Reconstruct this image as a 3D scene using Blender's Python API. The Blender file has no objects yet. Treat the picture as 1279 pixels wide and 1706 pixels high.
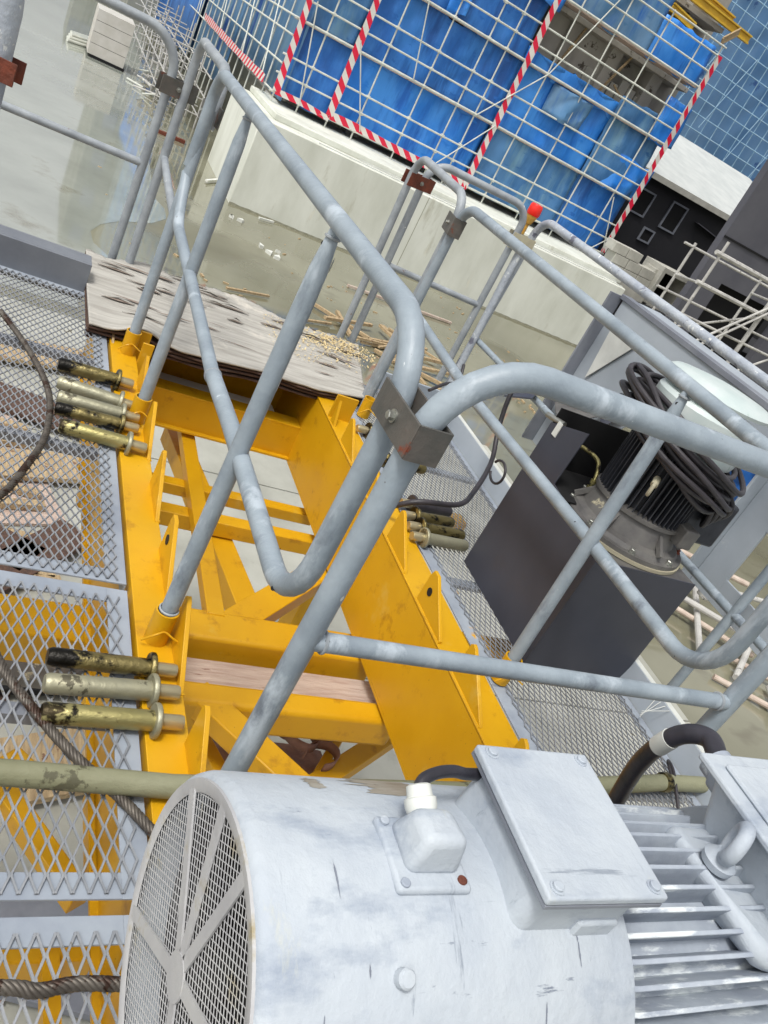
import bpy, bmesh, math, random
from mathutils import Vector, Matrix, noise
random.seed(7)
sc = bpy.context.scene
C = sc.collection
# ------------------------------------------------------------------ camera
cam_d = bpy.data.cameras.new('camera'); cam = bpy.data.objects.new('camera', cam_d); C.objects.link(cam)
RT = [(-0.28713671, -0.85188573, 0.4379991), (-0.577949, -0.2105735, -0.78843754), (0.76388969, -0.4795305, -0.43188313)]
right, down, fwd = [Vector(r) for r in RT]
M = Matrix.Identity(4)
for i, v in enumerate((right, -down, -fwd)):
    for j in range(3): M[j][i] = v[j]
M.translation = Vector((0, 0, 1.6))
cam.matrix_world = M
cam_d.sensor_fit = 'AUTO'; cam_d.sensor_width = 36; cam_d.lens = 29.44
cam_d.clip_start = 0.03; cam_d.clip_end = 2000
sc.camera = cam
# ------------------------------------------------------------------ light
SUN_EL, SUN_AZ = math.radians(62), math.radians(122)
w = bpy.data.worlds.new('World'); sc.world = w; w.use_nodes = True
nt = w.node_tree; nt.nodes.clear()
sky = nt.nodes.new('ShaderNodeTexSky'); sky.sky_type = 'NISHITA'; sky.sun_disc = False
sky.sun_elevation = SUN_EL; sky.sun_rotation = math.pi/2 - SUN_AZ
sky.dust_density = 4.0; sky.ozone_density = 1.0
hs = nt.nodes.new('ShaderNodeHueSaturation'); hs.inputs['Saturation'].default_value = 0.13
bg = nt.nodes.new('ShaderNodeBackground'); bg.inputs['Strength'].default_value = 0.138
wo = nt.nodes.new('ShaderNodeOutputWorld')
nt.links.new(sky.outputs[0], hs.inputs['Color']); nt.links.new(hs.outputs[0], bg.inputs['Color']); nt.links.new(bg.outputs[0], wo.inputs[0])
sd = bpy.data.lights.new('sun', 'SUN'); sun = bpy.data.objects.new('sun', sd); C.objects.link(sun)
sd.energy = 1.65; sd.angle = math.radians(11); sd.color = (1.0, 0.97, 0.92)
sv = Vector((math.cos(SUN_EL)*math.cos(SUN_AZ), math.cos(SUN_EL)*math.sin(SUN_AZ), math.sin(SUN_EL)))
sun.rotation_euler = (-sv).to_track_quat('-Z', 'Y').to_euler(); sun.location = sv*50
sc.view_settings.view_transform = 'Standard'; sc.view_settings.look = 'None'
sc.view_settings.exposure = 0.34; sc.view_settings.gamma = 1.0
sc.render.engine = 'CYCLES'
sc.render.resolution_x = 768; sc.render.resolution_y = 1024
sc.cycles.max_bounces = 6

# ------------------------------------------------------------------ materials
def lin(c):
    return tuple(((v/255)/12.92 if v/255 <= .04045 else ((v/255+.055)/1.055)**2.4) for v in c) + (1,)
def mat(name, c1, c2=None, scale=6, rough=.5, metal=0, bump=0, bscale=None, stretch=(1, 1, 1), spots=(), r2=None, spec=None, detail=6, pos=(.35, .65)):
    """c1/c2 sRGB 0-255 mixed by noise; spots = list of (colour, scale, threshold, stretch, width)"""
    m = bpy.data.materials.new(name); m.use_nodes = True
    n, l = m.node_tree.nodes, m.node_tree.links
    b = n['Principled BSDF']
    tc = n.new('ShaderNodeTexCoord')
    def nz(sc_, st=(1, 1, 1), det=6, rg=.6):
        mp = n.new('ShaderNodeMapping'); mp.inputs['Scale'].default_value = st
        l.new(tc.outputs['Object'], mp.inputs[0])
        t = n.new('ShaderNodeTexNoise'); t.inputs['Scale'].default_value = sc_
        t.inputs['Detail'].default_value = det; t.inputs['Roughness'].default_value = rg
        l.new(mp.outputs[0], t.inputs['Vector']); return t
    c2 = c2 or c1
    t = nz(scale, stretch, detail)
    rp = n.new('ShaderNodeValToRGB'); rp.color_ramp.elements[0].position = pos[0]; rp.color_ramp.elements[1].position = pos[1]
    rp.color_ramp.elements[0].color = lin(c1); rp.color_ramp.elements[1].color = lin(c2)
    l.new(t.outputs['Fac'], rp.inputs[0]); col = rp.outputs[0]
    for s in spots:
        cs, ss, th = s[0], s[1], s[2]; st = s[3] if len(s) > 3 else (1, 1, 1); wd = s[4] if len(s) > 4 else .03
        q = nz(ss, st, 8, .65)
        r = n.new('ShaderNodeValToRGB'); r.color_ramp.elements[0].position = th; r.color_ramp.elements[1].position = th+wd
        l.new(q.outputs['Fac'], r.inputs[0])
        mx = n.new('ShaderNodeMix'); mx.data_type = 'RGBA'
        l.new(r.outputs[0], mx.inputs['Factor']); l.new(col, mx.inputs['A']); mx.inputs['B'].default_value = lin(cs)
        col = mx.outputs['Result']
    l.new(col, b.inputs['Base Color'])
    b.inputs['Metallic'].default_value = metal
    if r2 is not None:
        rr = n.new('ShaderNodeMapRange'); rr.inputs['To Min'].default_value = rough; rr.inputs['To Max'].default_value = r2
        rr.inputs['From Min'].default_value = .3; rr.inputs['From Max'].default_value = .7
        l.new(t.outputs['Fac'], rr.inputs[0]); l.new(rr.outputs[0], b.inputs['Roughness'])
    else: b.inputs['Roughness'].default_value = rough
    if spec is not None: b.inputs['Specular IOR Level'].default_value = spec
    if bump:
        q = nz(bscale or scale*3, stretch, 8)
        bp = n.new('ShaderNodeBump'); bp.inputs['Strength'].default_value = bump; bp.inputs['Distance'].default_value = .02
        l.new(q.outputs['Fac'], bp.inputs['Height']); l.new(bp.outputs[0], b.inputs['Normal'])
    return m
X = {}
X['pipe'] = mat('grey pipe paint', (128, 139, 148), (152, 163, 171), 7, .42, bump=.12, bscale=60, spots=[((172, 182, 190), 7, .56, (1, 1, .35), .08), ((104, 112, 122), 6, .60, (1, 1, .5), .10), ((196, 203, 208), 14, .70, (1, 1, .35), .02), ((80, 74, 70), 35, .71), ((205, 210, 212), 45, .70)])
X['pipe_far'] = mat('grey worn pipe paint', (132, 138, 144), (158, 164, 168), 9, .5, bump=.1, bscale=50, spots=[((112, 84, 70), 14, .68), ((205, 206, 204), 20, .68)])
X['pipe_worn'] = mat('peeling pipe paint', (150, 158, 170), (180, 186, 192), 9, .5, bump=.3, bscale=40, spots=[((104, 106, 120), 11, .58, (1, 1, 1), .06), ((215, 218, 216), 24, .62)])
X['yellow'] = mat('yellow enamel', (200, 149, 10), (210, 160, 16), 3, .38, bump=.05, bscale=25, r2=.5, spots=[((208, 176, 84), 4, .61, (1, 1, 1), .16), ((92, 62, 22), 48, .70), ((150, 84, 18), 16, .72), ((176, 126, 20), 9, .58, (1, 1, 1), .12), ((70, 52, 26), 90, .69), ((196, 178, 128), 26, .73, (1, 3, 1), .02)])
X['motor'] = mat('dusty pale grey paint', (168, 176, 185), (182, 189, 195), 4, .65, bump=.25, bscale=22, pos=(.4, .6), spots=[((142, 152, 166), 4.5, .56, (1.6, .7, 1.6), .12), ((112, 120, 134), 16, .67, (3, .5, 1), .05), ((190, 190, 172), 5, .66, (1, 2.5, .6), .12), ((138, 146, 156), 13, .66, (3.2, .22, 1), .05), ((140, 148, 158), 11, .66, (.25, 3.4, .8), .05), ((132, 98, 70), 30, .765), ((128, 134, 146), 26, .70, (.4, 2.2, .5), .02)])
X['motor_dark'] = mat('fan and shade dark', (22, 22, 24), None, 5, .7)  # fan colour, also stands in for shade behind the guard and in holes
X['guard'] = mat('fan guard dusty', (164, 164, 166), (186, 186, 184), 6, .6, bump=.2, spots=[((150, 138, 104), 12, .58, (1, 1, 1), .12)])
X['fin'] = mat('fin paint', (144, 152, 165), (174, 182, 190), 7, .68, bump=.2, spots=[((208, 214, 216), 12, .55, (1, .3, 1), .05), ((128, 98, 84), 16, .70)])
X['clamp'] = mat('rusty clamp steel', (84, 84, 80), (104, 98, 92), 12, .5, metal=.25, bump=.2, spots=[((128, 66, 46), 9, .60, (1, 1, 1), .04), ((160, 160, 155), 40, .74)])
X['rust'] = mat('rust', (120, 58, 38), (90, 50, 38), 30, .8, bump=.4)
X['zinc'] = mat('zinc bolt', (150, 152, 146), (178, 178, 170), 30, .35, metal=.8)
X['brass'] = mat('zinc yellow pin', (158, 150, 96), (176, 166, 118), 6, .30, metal=.75, bump=.25, bscale=30, stretch=(1, .5, 1), r2=.5, spots=[((58, 50, 32), 16, .54, (1, .6, 1), .05), ((30, 27, 20), 9, .60, (1, 1, 1), .05)])
X['brass2'] = mat('greased pin', (112, 102, 66), (146, 132, 84), 8, .32, metal=.7, bump=.3, bscale=30, spots=[((24, 22, 18), 12, .47, (1, .6, 1), .06)])
X['brass3'] = mat('dull zinc pin', (142, 140, 120), (164, 160, 134), 8, .45, metal=.5, bump=.2, spots=[((92, 88, 72), 14, .60)])
X['pinend'] = mat('pin end', (176, 164, 130), (192, 180, 146), 10, .35, metal=.7)
X['grate'] = mat('expanded metal', (132, 136, 142), (160, 163, 167), 8, .42, metal=.35, bump=.15, spots=[((120, 116, 108), 14, .64)])
X['deckgrey'] = mat('deck frame paint', (136, 144, 156), (158, 166, 175), 5, .5, bump=.1, spots=[((212, 158, 24), 5, .66), ((110, 110, 112), 22, .70)])
X['toe'] = mat('toe board dark grey', (104, 108, 116), (120, 124, 130), 4, .45, bump=.1, spots=[((176, 180, 182), 16, .73, (1, 1, .3))])
X['plywood'] = mat('weathered plywood', (156, 152, 144), (184, 181, 173), 5, .85, bump=.5, bscale=10, stretch=(7, .7, 1), spots=[((134, 124, 118), 7, .66, (10, .4, 1), .03), ((208, 202, 190), 3, .60, (1, 1, 1), .1)])
X['plysplit'] = mat('plywood split', (146, 132, 122), (120, 106, 96), 30, .9)
X['plyedge'] = mat('plywood edge', (98, 72, 58), (70, 54, 48), 30, .85, bump=.5, stretch=(1, 1, 8))
X['wood'] = mat('batten timber', (150, 128, 96), (184, 162, 126), 6, .8, bump=.3, stretch=(1, 6, 6), spots=[((120, 92, 72), 10, .62)])
X['oldwood'] = mat('pinkish plank', (174, 150, 136), (200, 182, 168), 8, .8, bump=.5, stretch=(9, .8, 9), spots=[((136, 104, 88), 6, .64, (6, 1, 6), .05)])
X['rope'] = mat('wire rope', (74, 68, 62), (104, 98, 90), 30, .5, metal=.45, spots=[((58, 40, 30), 12, .55)])
X['poleolive'] = mat('olive pole', (116, 116, 88), (138, 138, 112), 5, .65, bump=.35, bscale=25, stretch=(1, .5, 1), spots=[((84, 82, 62), 9, .60), ((165, 165, 140), 14, .66)])
X['blackbox'] = mat('satin black sheet', (56, 58, 68), (68, 70, 80), 2, .45, bump=.03, bscale=6, spots=[((200, 200, 198), 30, .80), ((66, 62, 64), 3, .62, (1, 1, 1), .25)])
X['motorblack'] = mat('black motor', (40, 42, 48), (58, 60, 66), 10, .45, bump=.1, spots=[((120, 118, 112), 18, .70)])
X['flange'] = mat('flange grey', (84, 82, 82), (110, 108, 104), 9, .5, bump=.15, spots=[((196, 188, 158), 8, .64, (1, 1, 1), .04)])
X['cream'] = mat('cream gasket', (190, 184, 156), (168, 160, 138), 9, .6)
X['rubber'] = mat('black cable', (44, 42, 46), (60, 56, 60), 20, .45, bump=.1, spots=[((110, 100, 96), 24, .72)])
X['rubberw'] = mat('painted hose', (36, 36, 42), (56, 54, 62), 12, .4, bump=.1, spots=[((196, 202, 208), 9, .60, (1, 1, 1), .02)])
X['mint'] = mat('mint fan cover', (178, 192, 190), (198, 206, 204), 6, .45, bump=.08, spots=[((158, 176, 168), 7, .66)])
X['grey'] = mat('structure grey', (152, 160, 168), (168, 176, 184), 2.5, .42, bump=.04, spots=[((192, 196, 194), 6, .68, (1, 1, 1), .1)])
X['greyd'] = mat('structure grey dark', (112, 116, 126), (132, 136, 144), 4, .45, bump=.06)
X['red'] = mat('red plastic lamp', (220, 30, 22), (236, 48, 30), 3, .25)
X['amber'] = mat('amber base', (214, 150, 48), (200, 170, 90), 8, .4)
X['concrete'] = mat('pour concrete', (198, 200, 188), (218, 220, 210), 1.2, .85, bump=.25, bscale=6, stretch=(1, 1, .35), spots=[((178, 177, 160), 1.6, .60, (1, 1, .25), .12), ((120, 118, 106), 14, .72), ((216, 214, 198), 3, .64, (1, 1, .3), .1)])
X['damp'] = mat('damp concrete', (134, 132, 112), (158, 156, 138), 8, .7)
X['white'] = mat('white plastic', (214, 216, 210), (196, 198, 192), 6, .5)
X['padc'] = mat('pad concrete', (148, 148, 138), (174, 174, 164), .8, .8, bump=.2, bscale=8, spots=[((148, 148, 136), 1.5, .60, (1, 1, 1), .1), ((120, 112, 98), 5, .71)])
X['tarp'] = [mat('tarp blue '+str(i), a, b_, 1.3, .42, bump=.8, bscale=2.2, stretch=(1, 1, .4), pos=(.42, .58), spots=[(c_, 1.1, .52, (1, 1.6, .25), .12), (a, 4, .60, (1, .5, 1.2), .05), ((150, 180, 205), 7, .735, (1, 2, .4), .02)]) for i, (a, b_, c_) in enumerate([
    ((38, 104, 184), (60, 130, 208), (28, 84, 156)), ((40, 128, 222), (72, 152, 236), (32, 106, 198)), ((60, 112, 166), (88, 138, 188), (112, 154, 182)), ((84, 130, 172), (112, 150, 186), (40, 104, 182))])]  # blues lightened, some background haze is put into the colour
X['palesheet'] = mat('pale blue sheeting', (78, 134, 192), (128, 168, 198), .9, .5, bump=.1, stretch=(1, 1, .15), spots=[((28, 92, 180), .7, .56, (1, 1, .12), .05), ((132, 156, 170), 1.1, .62, (1, 1, .1), .04)])
X['farsheet'] = mat('far netting', (84, 126, 170), (108, 144, 180), .5, .7, stretch=(1, 1, .3), spots=[((50, 86, 140), .4, .60)])  # netting lightened, distance haze is mixed into its colour
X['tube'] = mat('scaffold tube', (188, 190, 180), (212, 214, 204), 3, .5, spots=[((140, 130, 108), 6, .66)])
X['tubepale'] = mat('far scaffold tube', (132, 172, 200), (160, 190, 208), 3, .5)  # tube tint kept light to carry the distance haze
X['tubewhite'] = mat('grimy tube', (160, 158, 154), (190, 188, 182), 4, .6, bump=.2, spots=[((104, 100, 96), 9, .62)])
X['formcon'] = mat('raw building concrete', (158, 154, 146), (190, 187, 178), .8, .9, bump=.3, stretch=(1, 1, .4), spots=[((92, 86, 78), 1.5, .60), ((178, 176, 166), .7, .64)])
X['black'] = mat('black wall', (30, 30, 35), (38, 38, 42), .5, .7, spots=[((52, 52, 56), 1.1, .70, (1, 1, 1), .1)])
X['darkwall'] = mat('dark grey wall', (74, 74, 82), (90, 90, 96), .4, .8, bump=.1, spots=[((112, 112, 114), 1.3, .68, (1, 1, 1.6), .1)])
X['void'] = mat('dark void', (12, 12, 14), None, 1, .9)  # near-black, mostly standing in for shade inside openings
X['roofw'] = mat('white roof', (196, 199, 196), (180, 184, 182), 1.4, .6, bump=.3)
X['block'] = mat('aerated block', (170, 168, 158), (188, 186, 176), 3, .85, bump=.15)
X['tileblock'] = mat('beige panel', (184, 180, 170), (196, 192, 184), 3, .8)
X['formyellow'] = mat('form beam yellow', (222, 184, 56), (200, 160, 50), 4, .6)
X['redbrown'] = mat('brown leather strap', (158, 122, 108), (128, 98, 90), 14, .7, bump=.3)
X['pinkpipe'] = mat('pinkish pole', (172, 152, 138), (194, 180, 166), 7, .7, bump=.2)
X['sheetwhite'] = mat('pale sheet', (198, 200, 192), (220, 220, 212), 1.5, .7)
X['greyblg'] = mat('grey far building', (116, 118, 108), (138, 138, 128), .5, .85, stretch=(1, 1, .3), spots=[((96, 100, 84), .6, .58, (1, 1, .1), .1)])
X['sawdust'] = mat('sawdust', (206, 184, 138), (222, 206, 164), 40, .9)
# tape: diagonal red/white stripes
def tape_mat():
    m = bpy.data.materials.new('red and white tape'); m.use_nodes = True
    n, l = m.node_tree.nodes, m.node_tree.links; b = n['Principled BSDF']
    uv = n.new('ShaderNodeUVMap'); sp = n.new('ShaderNodeSeparateXYZ'); l.new(uv.outputs[0], sp.inputs[0])
    a = n.new('ShaderNodeMath'); a.operation = 'ADD'; l.new(sp.outputs[0], a.inputs[0]); l.new(sp.outputs[1], a.inputs[1])
    f = n.new('ShaderNodeMath'); f.operation = 'FRACT'; l.new(a.outputs[0], f.inputs[0])
    g = n.new('ShaderNodeMath'); g.operation = 'GREATER_THAN'; g.inputs[1].default_value = .5; l.new(f.outputs[0], g.inputs[0])
    mx = n.new('ShaderNodeMix'); mx.data_type = 'RGBA'; mx.inputs['A'].default_value = lin((214, 28, 62)); mx.inputs['B'].default_value = lin((214, 210, 202))
    l.new(g.outputs[0], mx.inputs['Factor']); l.new(mx.outputs['Result'], b.inputs['Base Color']); b.inputs['Roughness'].default_value = .5
    return m
X['tape'] = tape_mat()
def ground_mat():
    m = bpy.data.materials.new('flooded muddy ground'); m.use_nodes = True
    n, l = m.node_tree.nodes, m.node_tree.links; b = n['Principled BSDF']
    tc = n.new('ShaderNodeTexCoord')
    def nz(s, st=(1, 1, 1), det=8):
        mp = n.new('ShaderNodeMapping'); mp.inputs['Scale'].default_value = st; l.new(tc.outputs['Object'], mp.inputs[0])
        t = n.new('ShaderNodeTexNoise'); t.inputs['Scale'].default_value = s; t.inputs['Detail'].default_value = det; l.new(mp.outputs[0], t.inputs['Vector']); return t
    a = nz(.22); c = nz(2.5, (1, .5, 1)); r = n.new('ShaderNodeValToRGB')
    r.color_ramp.elements[0].color = lin((102, 100, 80)); r.color_ramp.elements[0].position = .35
    r.color_ramp.elements[1].color = lin((134, 132, 112)); r.color_ramp.elements[1].position = .62
    l.new(a.outputs['Fac'], r.inputs[0])
    mx = n.new('ShaderNodeMix'); mx.data_type = 'RGBA'; mx.inputs['B'].default_value = lin((108, 104, 86))
    q = n.new('ShaderNodeValToRGB'); q.color_ramp.elements[0].position = .58; q.color_ramp.elements[1].position = .72
    l.new(c.outputs['Fac'], q.inputs[0]); l.new(q.outputs[0], mx.inputs['Factor']); l.new(r.outputs[0], mx.inputs['A'])
    l.new(mx.outputs['Result'], b.inputs['Base Color'])
    # wetness: roughness from slow noise, a few dry islands
    e = nz(.16, (1, 1, 1), 10); rr = n.new('ShaderNodeValToRGB')
    rr.color_ramp.elements[0].position = .56; rr.color_ramp.elements[0].color = (.04, .04, .04, 1)
    rr.color_ramp.elements[1].position = .64; rr.color_ramp.elements[1].color = (.55, .55, .55, 1)
    l.new(e.outputs['Fac'], rr.inputs[0]); l.new(rr.outputs[0], b.inputs['Roughness'])
    b.inputs['IOR'].default_value = 1.7
    f = nz(3.0, (1, 1, 1), 3); bp = n.new('ShaderNodeBump'); bp.inputs['Strength'].default_value = .02; bp.inputs['Distance'].default_value = .02
    l.new(f.outputs['Fac'], bp.inputs['Height']); l.new(bp.outputs[0], b.inputs['Normal'])
    return m
X['ground'] = ground_mat()

# ------------------------------------------------------------------ helpers
V = Vector
class MB:
    def __init__(s): s.bm = bmesh.new(); s.uv = None
    def face(s, vs):
        try: return s.bm.faces.new(vs)
        except ValueError: return None
    def hexa(s, p):   # 8 points: bottom 4 ccw, top 4 ccw
        v = [s.bm.verts.new(q) for q in p]
        for f in ((3, 2, 1, 0), (4, 5, 6, 7), (0, 1, 5, 4), (1, 2, 6, 5), (2, 3, 7, 6), (3, 0, 4, 7)): s.face([v[i] for i in f])
        return s
    def box(s, x0, x1, y0, y1, z0, z1):
        return s.hexa([(x0, y0, z0), (x1, y0, z0), (x1, y1, z0), (x0, y1, z0), (x0, y0, z1), (x1, y0, z1), (x1, y1, z1), (x0, y1, z1)])
    def bar(s, a, b, wd, ht, up=(0, 0, 1)):
        a, b = V(a), V(b); d = (b-a).normalized(); u = V(up); sd_ = d.cross(u)
        if sd_.length < 1e-4: sd_ = d.cross(V((1, 0, 0)))
        sd_.normalize(); u = sd_.cross(d).normalized(); p = []
        for q in (a, b):
            p.append([q-sd_*wd/2-u*ht/2, q+sd_*wd/2-u*ht/2, q+sd_*wd/2+u*ht/2, q-sd_*wd/2+u*ht/2])
        v = [[s.bm.verts.new(k) for k in r] for r in p]
        for i in range(4):
            j = (i+1) % 4; s.face([v[0][i], v[0][j], v[1][j], v[1][i]])
        s.face(v[0][::-1]); s.face(v[1]); return s
    def tube(s, pts, r, n=14, closed=False, caps=True, radii=None):
        pts = [V(p) for p in pts]; N = len(pts); rings = []
        t0 = (pts[1]-pts[0]).normalized(); ref = V((0, 0, 1)) if abs(t0.z) < .9 else V((1, 0, 0))
        u = t0.cross(ref).normalized(); tp = t0
        for i, p in enumerate(pts):
            if closed: t = (pts[(i+1) % N]-pts[i-1]).normalized()
            else: t = (pts[min(i+1, N-1)]-pts[max(i-1, 0)]).normalized()
            ax = tp.cross(t)
            if ax.length > 1e-7: u = Matrix.Rotation(tp.angle(t), 3, ax.normalized()) @ u
            u = (u-t*u.dot(t)).normalized(); w_ = t.cross(u); tp = t
            rr = radii[i] if radii else r
            rings.append([s.bm.verts.new(p+(u*math.cos(2*math.pi*k/n)+w_*math.sin(2*math.pi*k/n))*rr) for k in range(n)])
        for i in range(N if closed else N-1):
            a, b = rings[i], rings[(i+1) % N]
            for k in range(n): s.face([a[k], a[(k+1) % n], b[(k+1) % n], b[k]])
        if caps and not closed: s.face(rings[0][::-1]); s.face(rings[-1])
        return s
    def lathe(s, prof, o, ax, n=32, closed_ends=True):   # prof: (dist along axis, radius)
        o, ax = V(o), V(ax).normalized(); ref = V((0, 0, 1)) if abs(ax.z) < .9 else V((1, 0, 0))
        u = ax.cross(ref).normalized(); w_ = ax.cross(u); R = []
        for d, r in prof:
            if r < 1e-6: R.append([s.bm.verts.new(o+ax*d)])
            else: R.append([s.bm.verts.new(o+ax*d+(u*math.cos(2*math.pi*k/n)+w_*math.sin(2*math.pi*k/n))*r) for k in range(n)])
        for a, b in zip(R, R[1:]):
            for k in range(n):
                j = (k+1) % n
                if len(a) == 1 and len(b) == 1: continue
                if len(a) == 1: s.face([a[0], b[j], b[k]])
                elif len(b) == 1: s.face([a[k], a[j], b[0]])
                else: s.face([a[k], a[j], b[j], b[k]])
        if closed_ends:
            if len(R[0]) > 1: s.face(R[0][::-1])
            if len(R[-1]) > 1: s.face(R[-1])
        return s
    def prism(s, pts, vec):
        vec = V(vec); a = [s.bm.verts.new(p) for p in pts]; b = [s.bm.verts.new(V(p)+vec) for p in pts]
        n = len(pts); s.face(a[::-1]); s.face(b)
        for i in range(n): s.face([a[i], a[(i+1) % n], b[(i+1) % n], b[i]])
        return s
    def grid(s, fn, nu, nv):
        g = [[s.bm.verts.new(fn(i/nu, j/nv)) for j in range(nv+1)] for i in range(nu+1)]
        for i in range(nu):
            for j in range(nv): s.face([g[i][j], g[i+1][j], g[i+1][j+1], g[i][j+1]])
        return s
    def hexbolt(s, p, ax, r, h):
        p, ax = V(p), V(ax).normalized(); s.lathe([(0, r*1.45), (h*.25, r*1.45)], p, ax, 18); s.lathe([(h*.25, r), (h*.9, r), (h, r*.85)], p, ax, 6); return s
    def build(s, name, m, parent=None, bevel=0, seg=2, ang=35, solid=0, origin=None, sub=0, flat=False):
        bm = s.bm
        bmesh.ops.recalc_face_normals(bm, faces=bm.faces)
        if parent is not None: o = V(parent['org'])
        elif origin is not None: o = V(origin)
        else:
            xs = [v.co.x for v in bm.verts]; ys = [v.co.y for v in bm.verts]; zs = [v.co.z for v in bm.verts]
            o = V(((min(xs)+max(xs))/2, (min(ys)+max(ys))/2, min(zs)))
        for v in bm.verts: v.co -= o
        for f in bm.faces: f.smooth = not flat
        for e in bm.edges:
            if len(e.link_faces) == 2:
                try:
                    if e.calc_face_angle() > math.radians(ang): e.smooth = False
                except ValueError: pass
        me = bpy.data.meshes.new(name); bm.to_mesh(me); bm.free()
        me.materials.append(m)
        ob = bpy.data.objects.new(name, me); C.objects.link(ob); ob['org'] = tuple(o)
        if parent is not None: ob.parent = parent
        else: ob.location = o
        if solid:
            q = ob.modifiers.new('Solidify', 'SOLIDIFY'); q.thickness = solid
        if bevel:
            q = ob.modifiers.new('Bevel', 'BEVEL'); q.width = bevel; q.segments = seg; q.limit_method = 'ANGLE'; q.angle_limit = math.radians(40)
            q.harden_normals = False
        return ob
def tag(o, label, cat, group=None, kind=None):
    o['label'] = label
    if cat: o['category'] = cat
    if group: o['group'] = group
    if kind: o['kind'] = kind
    return o
def thing(name, loc, label, cat, group=None):
    o = bpy.data.objects.new(name, None); C.objects.link(o); o.location = loc; o['org'] = tuple(loc)
    o.empty_display_size = .1; return tag(o, label, cat, group)
def struct(o): o['kind'] = 'structure'; return o
def copy_tree(o, parent=None):
    c = o.copy(); C.objects.link(c)
    if parent is not None: c.parent = parent
    for ch in list(o.children): copy_tree(ch, c)
    return c
def rnd(pts, r, n=8, closed=False):
    """polyline with filleted corners"""
    pts = [V(p) for p in pts]; out = []
    N = len(pts)
    for i, p in enumerate(pts):
        if not closed and i in (0, N-1): out.append(p); continue
        a, b = pts[i-1], pts[(i+1) % N]
        u, v_ = (a-p), (b-p); ang = u.angle(v_)
        rr = r[i] if isinstance(r, (list, tuple)) else r
        if rr <= 0 or ang > math.radians(178): out.append(p); continue
        t = min(rr/math.tan(ang/2), u.length*.48, v_.length*.48); rr = t*math.tan(ang/2)
        u.normalize(); v_.normalize(); bi = (u+v_).normalized(); c_ = p+bi*(rr/math.sin(ang/2))
        s0, s1 = p+u*t-c_, p+v_*t-c_; q = s0.angle(s1); ax = s0.cross(s1).normalized()
        for k in range(n+1): out.append(c_+Matrix.Rotation(q*k/n, 3, ax) @ s0)
    return out
def spline(pts, n=10, closed=False):
    P = [V(p) for p in pts]; N = len(P); out = []
    rng = range(N) if closed else range(N-1)
    for i in rng:
        p0 = P[(i-1) % N] if closed or i > 0 else P[0]*2-P[1]
        p1, p2 = P[i], P[(i+1) % N]
        p3 = P[(i+2) % N] if closed or i+2 < N else P[-1]*2-P[-2]
        for k in range(n):
            t = k/n
            out.append(.5*((2*p1)+(p2-p0)*t+(2*p0-5*p1+4*p2-p3)*t*t+(3*p1-p0-3*p2+p3)*t**3))
    if not closed: out.append(P[-1])
    return out

# ================================================================== SETTING
GZ = -3.0
def ring_ground():
    m = MB(); m.grid(lambda u, v: V((-300+1000*u, -500+1000*v, GZ)), 20, 20); return m
g = struct(ring_ground().build('ground', X['ground'], origin=(0, 0, GZ))); tag(g, 'wet olive mud and shallow standing water across the site', 'ground', kind='structure')
m = MB()
xs = [-14, -8, -4, -1, 2, 5, 8, 11.2]; ys = [16, 10, 5, 1.5, -2, -5, -8.2]
for i in range(len(xs)-1):
    for j in range(len(ys)-1):
        dx = random.uniform(-.05, .05) if i == len(xs)-2 else 0
        m.box(xs[i]+.012, xs[i+1]-.012+dx, ys[j+1]+.012, ys[j]-.012, GZ-.05, GZ+.035+.004*((i*3+j) % 3))
pad = struct(m.build('concrete_pad', X['padc'], bevel=.006, origin=(0, 0, GZ))); tag(pad, 'pale jointed concrete slabs under the crane deck', 'paving', kind='structure')

def water():
    m = MB(); n = 90
    edge = []
    for i in range(n+1):
        x = 11.6+(i/n)**1.6*120
        y = -1.15-.075*(x-11.6)*(1 if x < 20 else .9)-.9*noise.noise(V((x*.35, 0, 5)))-.35*noise.noise(V((x*1.6, 2, 5)))-(1.2 if x > 17 else 1.2*max(0, (x-13)/4))
        edge.append((x, max(y, -7)))
    v0 = [m.bm.verts.new((x, y, GZ+.004)) for x, y in edge]; v1 = [m.bm.verts.new((x, 60, GZ+.004)) for x, y in edge]
    for i in range(n): m.face([v0[i], v0[i+1], v1[i+1], v1[i]])
    return m
wm = mat('rain water', (134, 138, 128), (152, 156, 146), .5, .05, spots=[((118, 116, 98), .5, .60, (1, 1, 1), .12)])
wm.node_tree.nodes['Principled BSDF'].inputs['IOR'].default_value = 4.0
tag(water().build('standing_water', wm, origin=(11.6, 0, GZ)), 'mirror like pale rain water covering the left of the site', 'water', kind='structure')
# --- podium wall
t = thing('podium_wall', (21.3, -11, GZ), 'long pale concrete podium wall beyond the flooded ground, white strips along its top', 'wall')
MB().box(21.3, 25.5, -17.1, -5.05, GZ-.05, -.85).build('wall', X['concrete'], t, bevel=.03)
MB().box(21.95, 25.6, -17.3, -5.5, -.85, -.70).build('ledge', X['concrete'], t, bevel=.02)
m = MB()
m.grid(lambda u, v: V((21.296, -5.04-12.06*u, GZ+.0+v*(.05+.02*noise.noise(V((u*60, 1, 0)))))), 160, 1)
m.build('damp_band', X['damp'], t)
for y in (-9.86,): MB().box(21.296, 21.302, y-.008, y+.008, GZ, -.87).build('form_joint', X['damp'], t)
MB().bar((21.42, -6.6, -.835), (21.42, -17.0, -.835), .05, .03).build('white_strip', X['white'], t)
MB().bar((21.9, -7.9, -.83), (21.9, -17.1, -.83), .05, .03).build('white_strip', X['white'], t)
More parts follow.
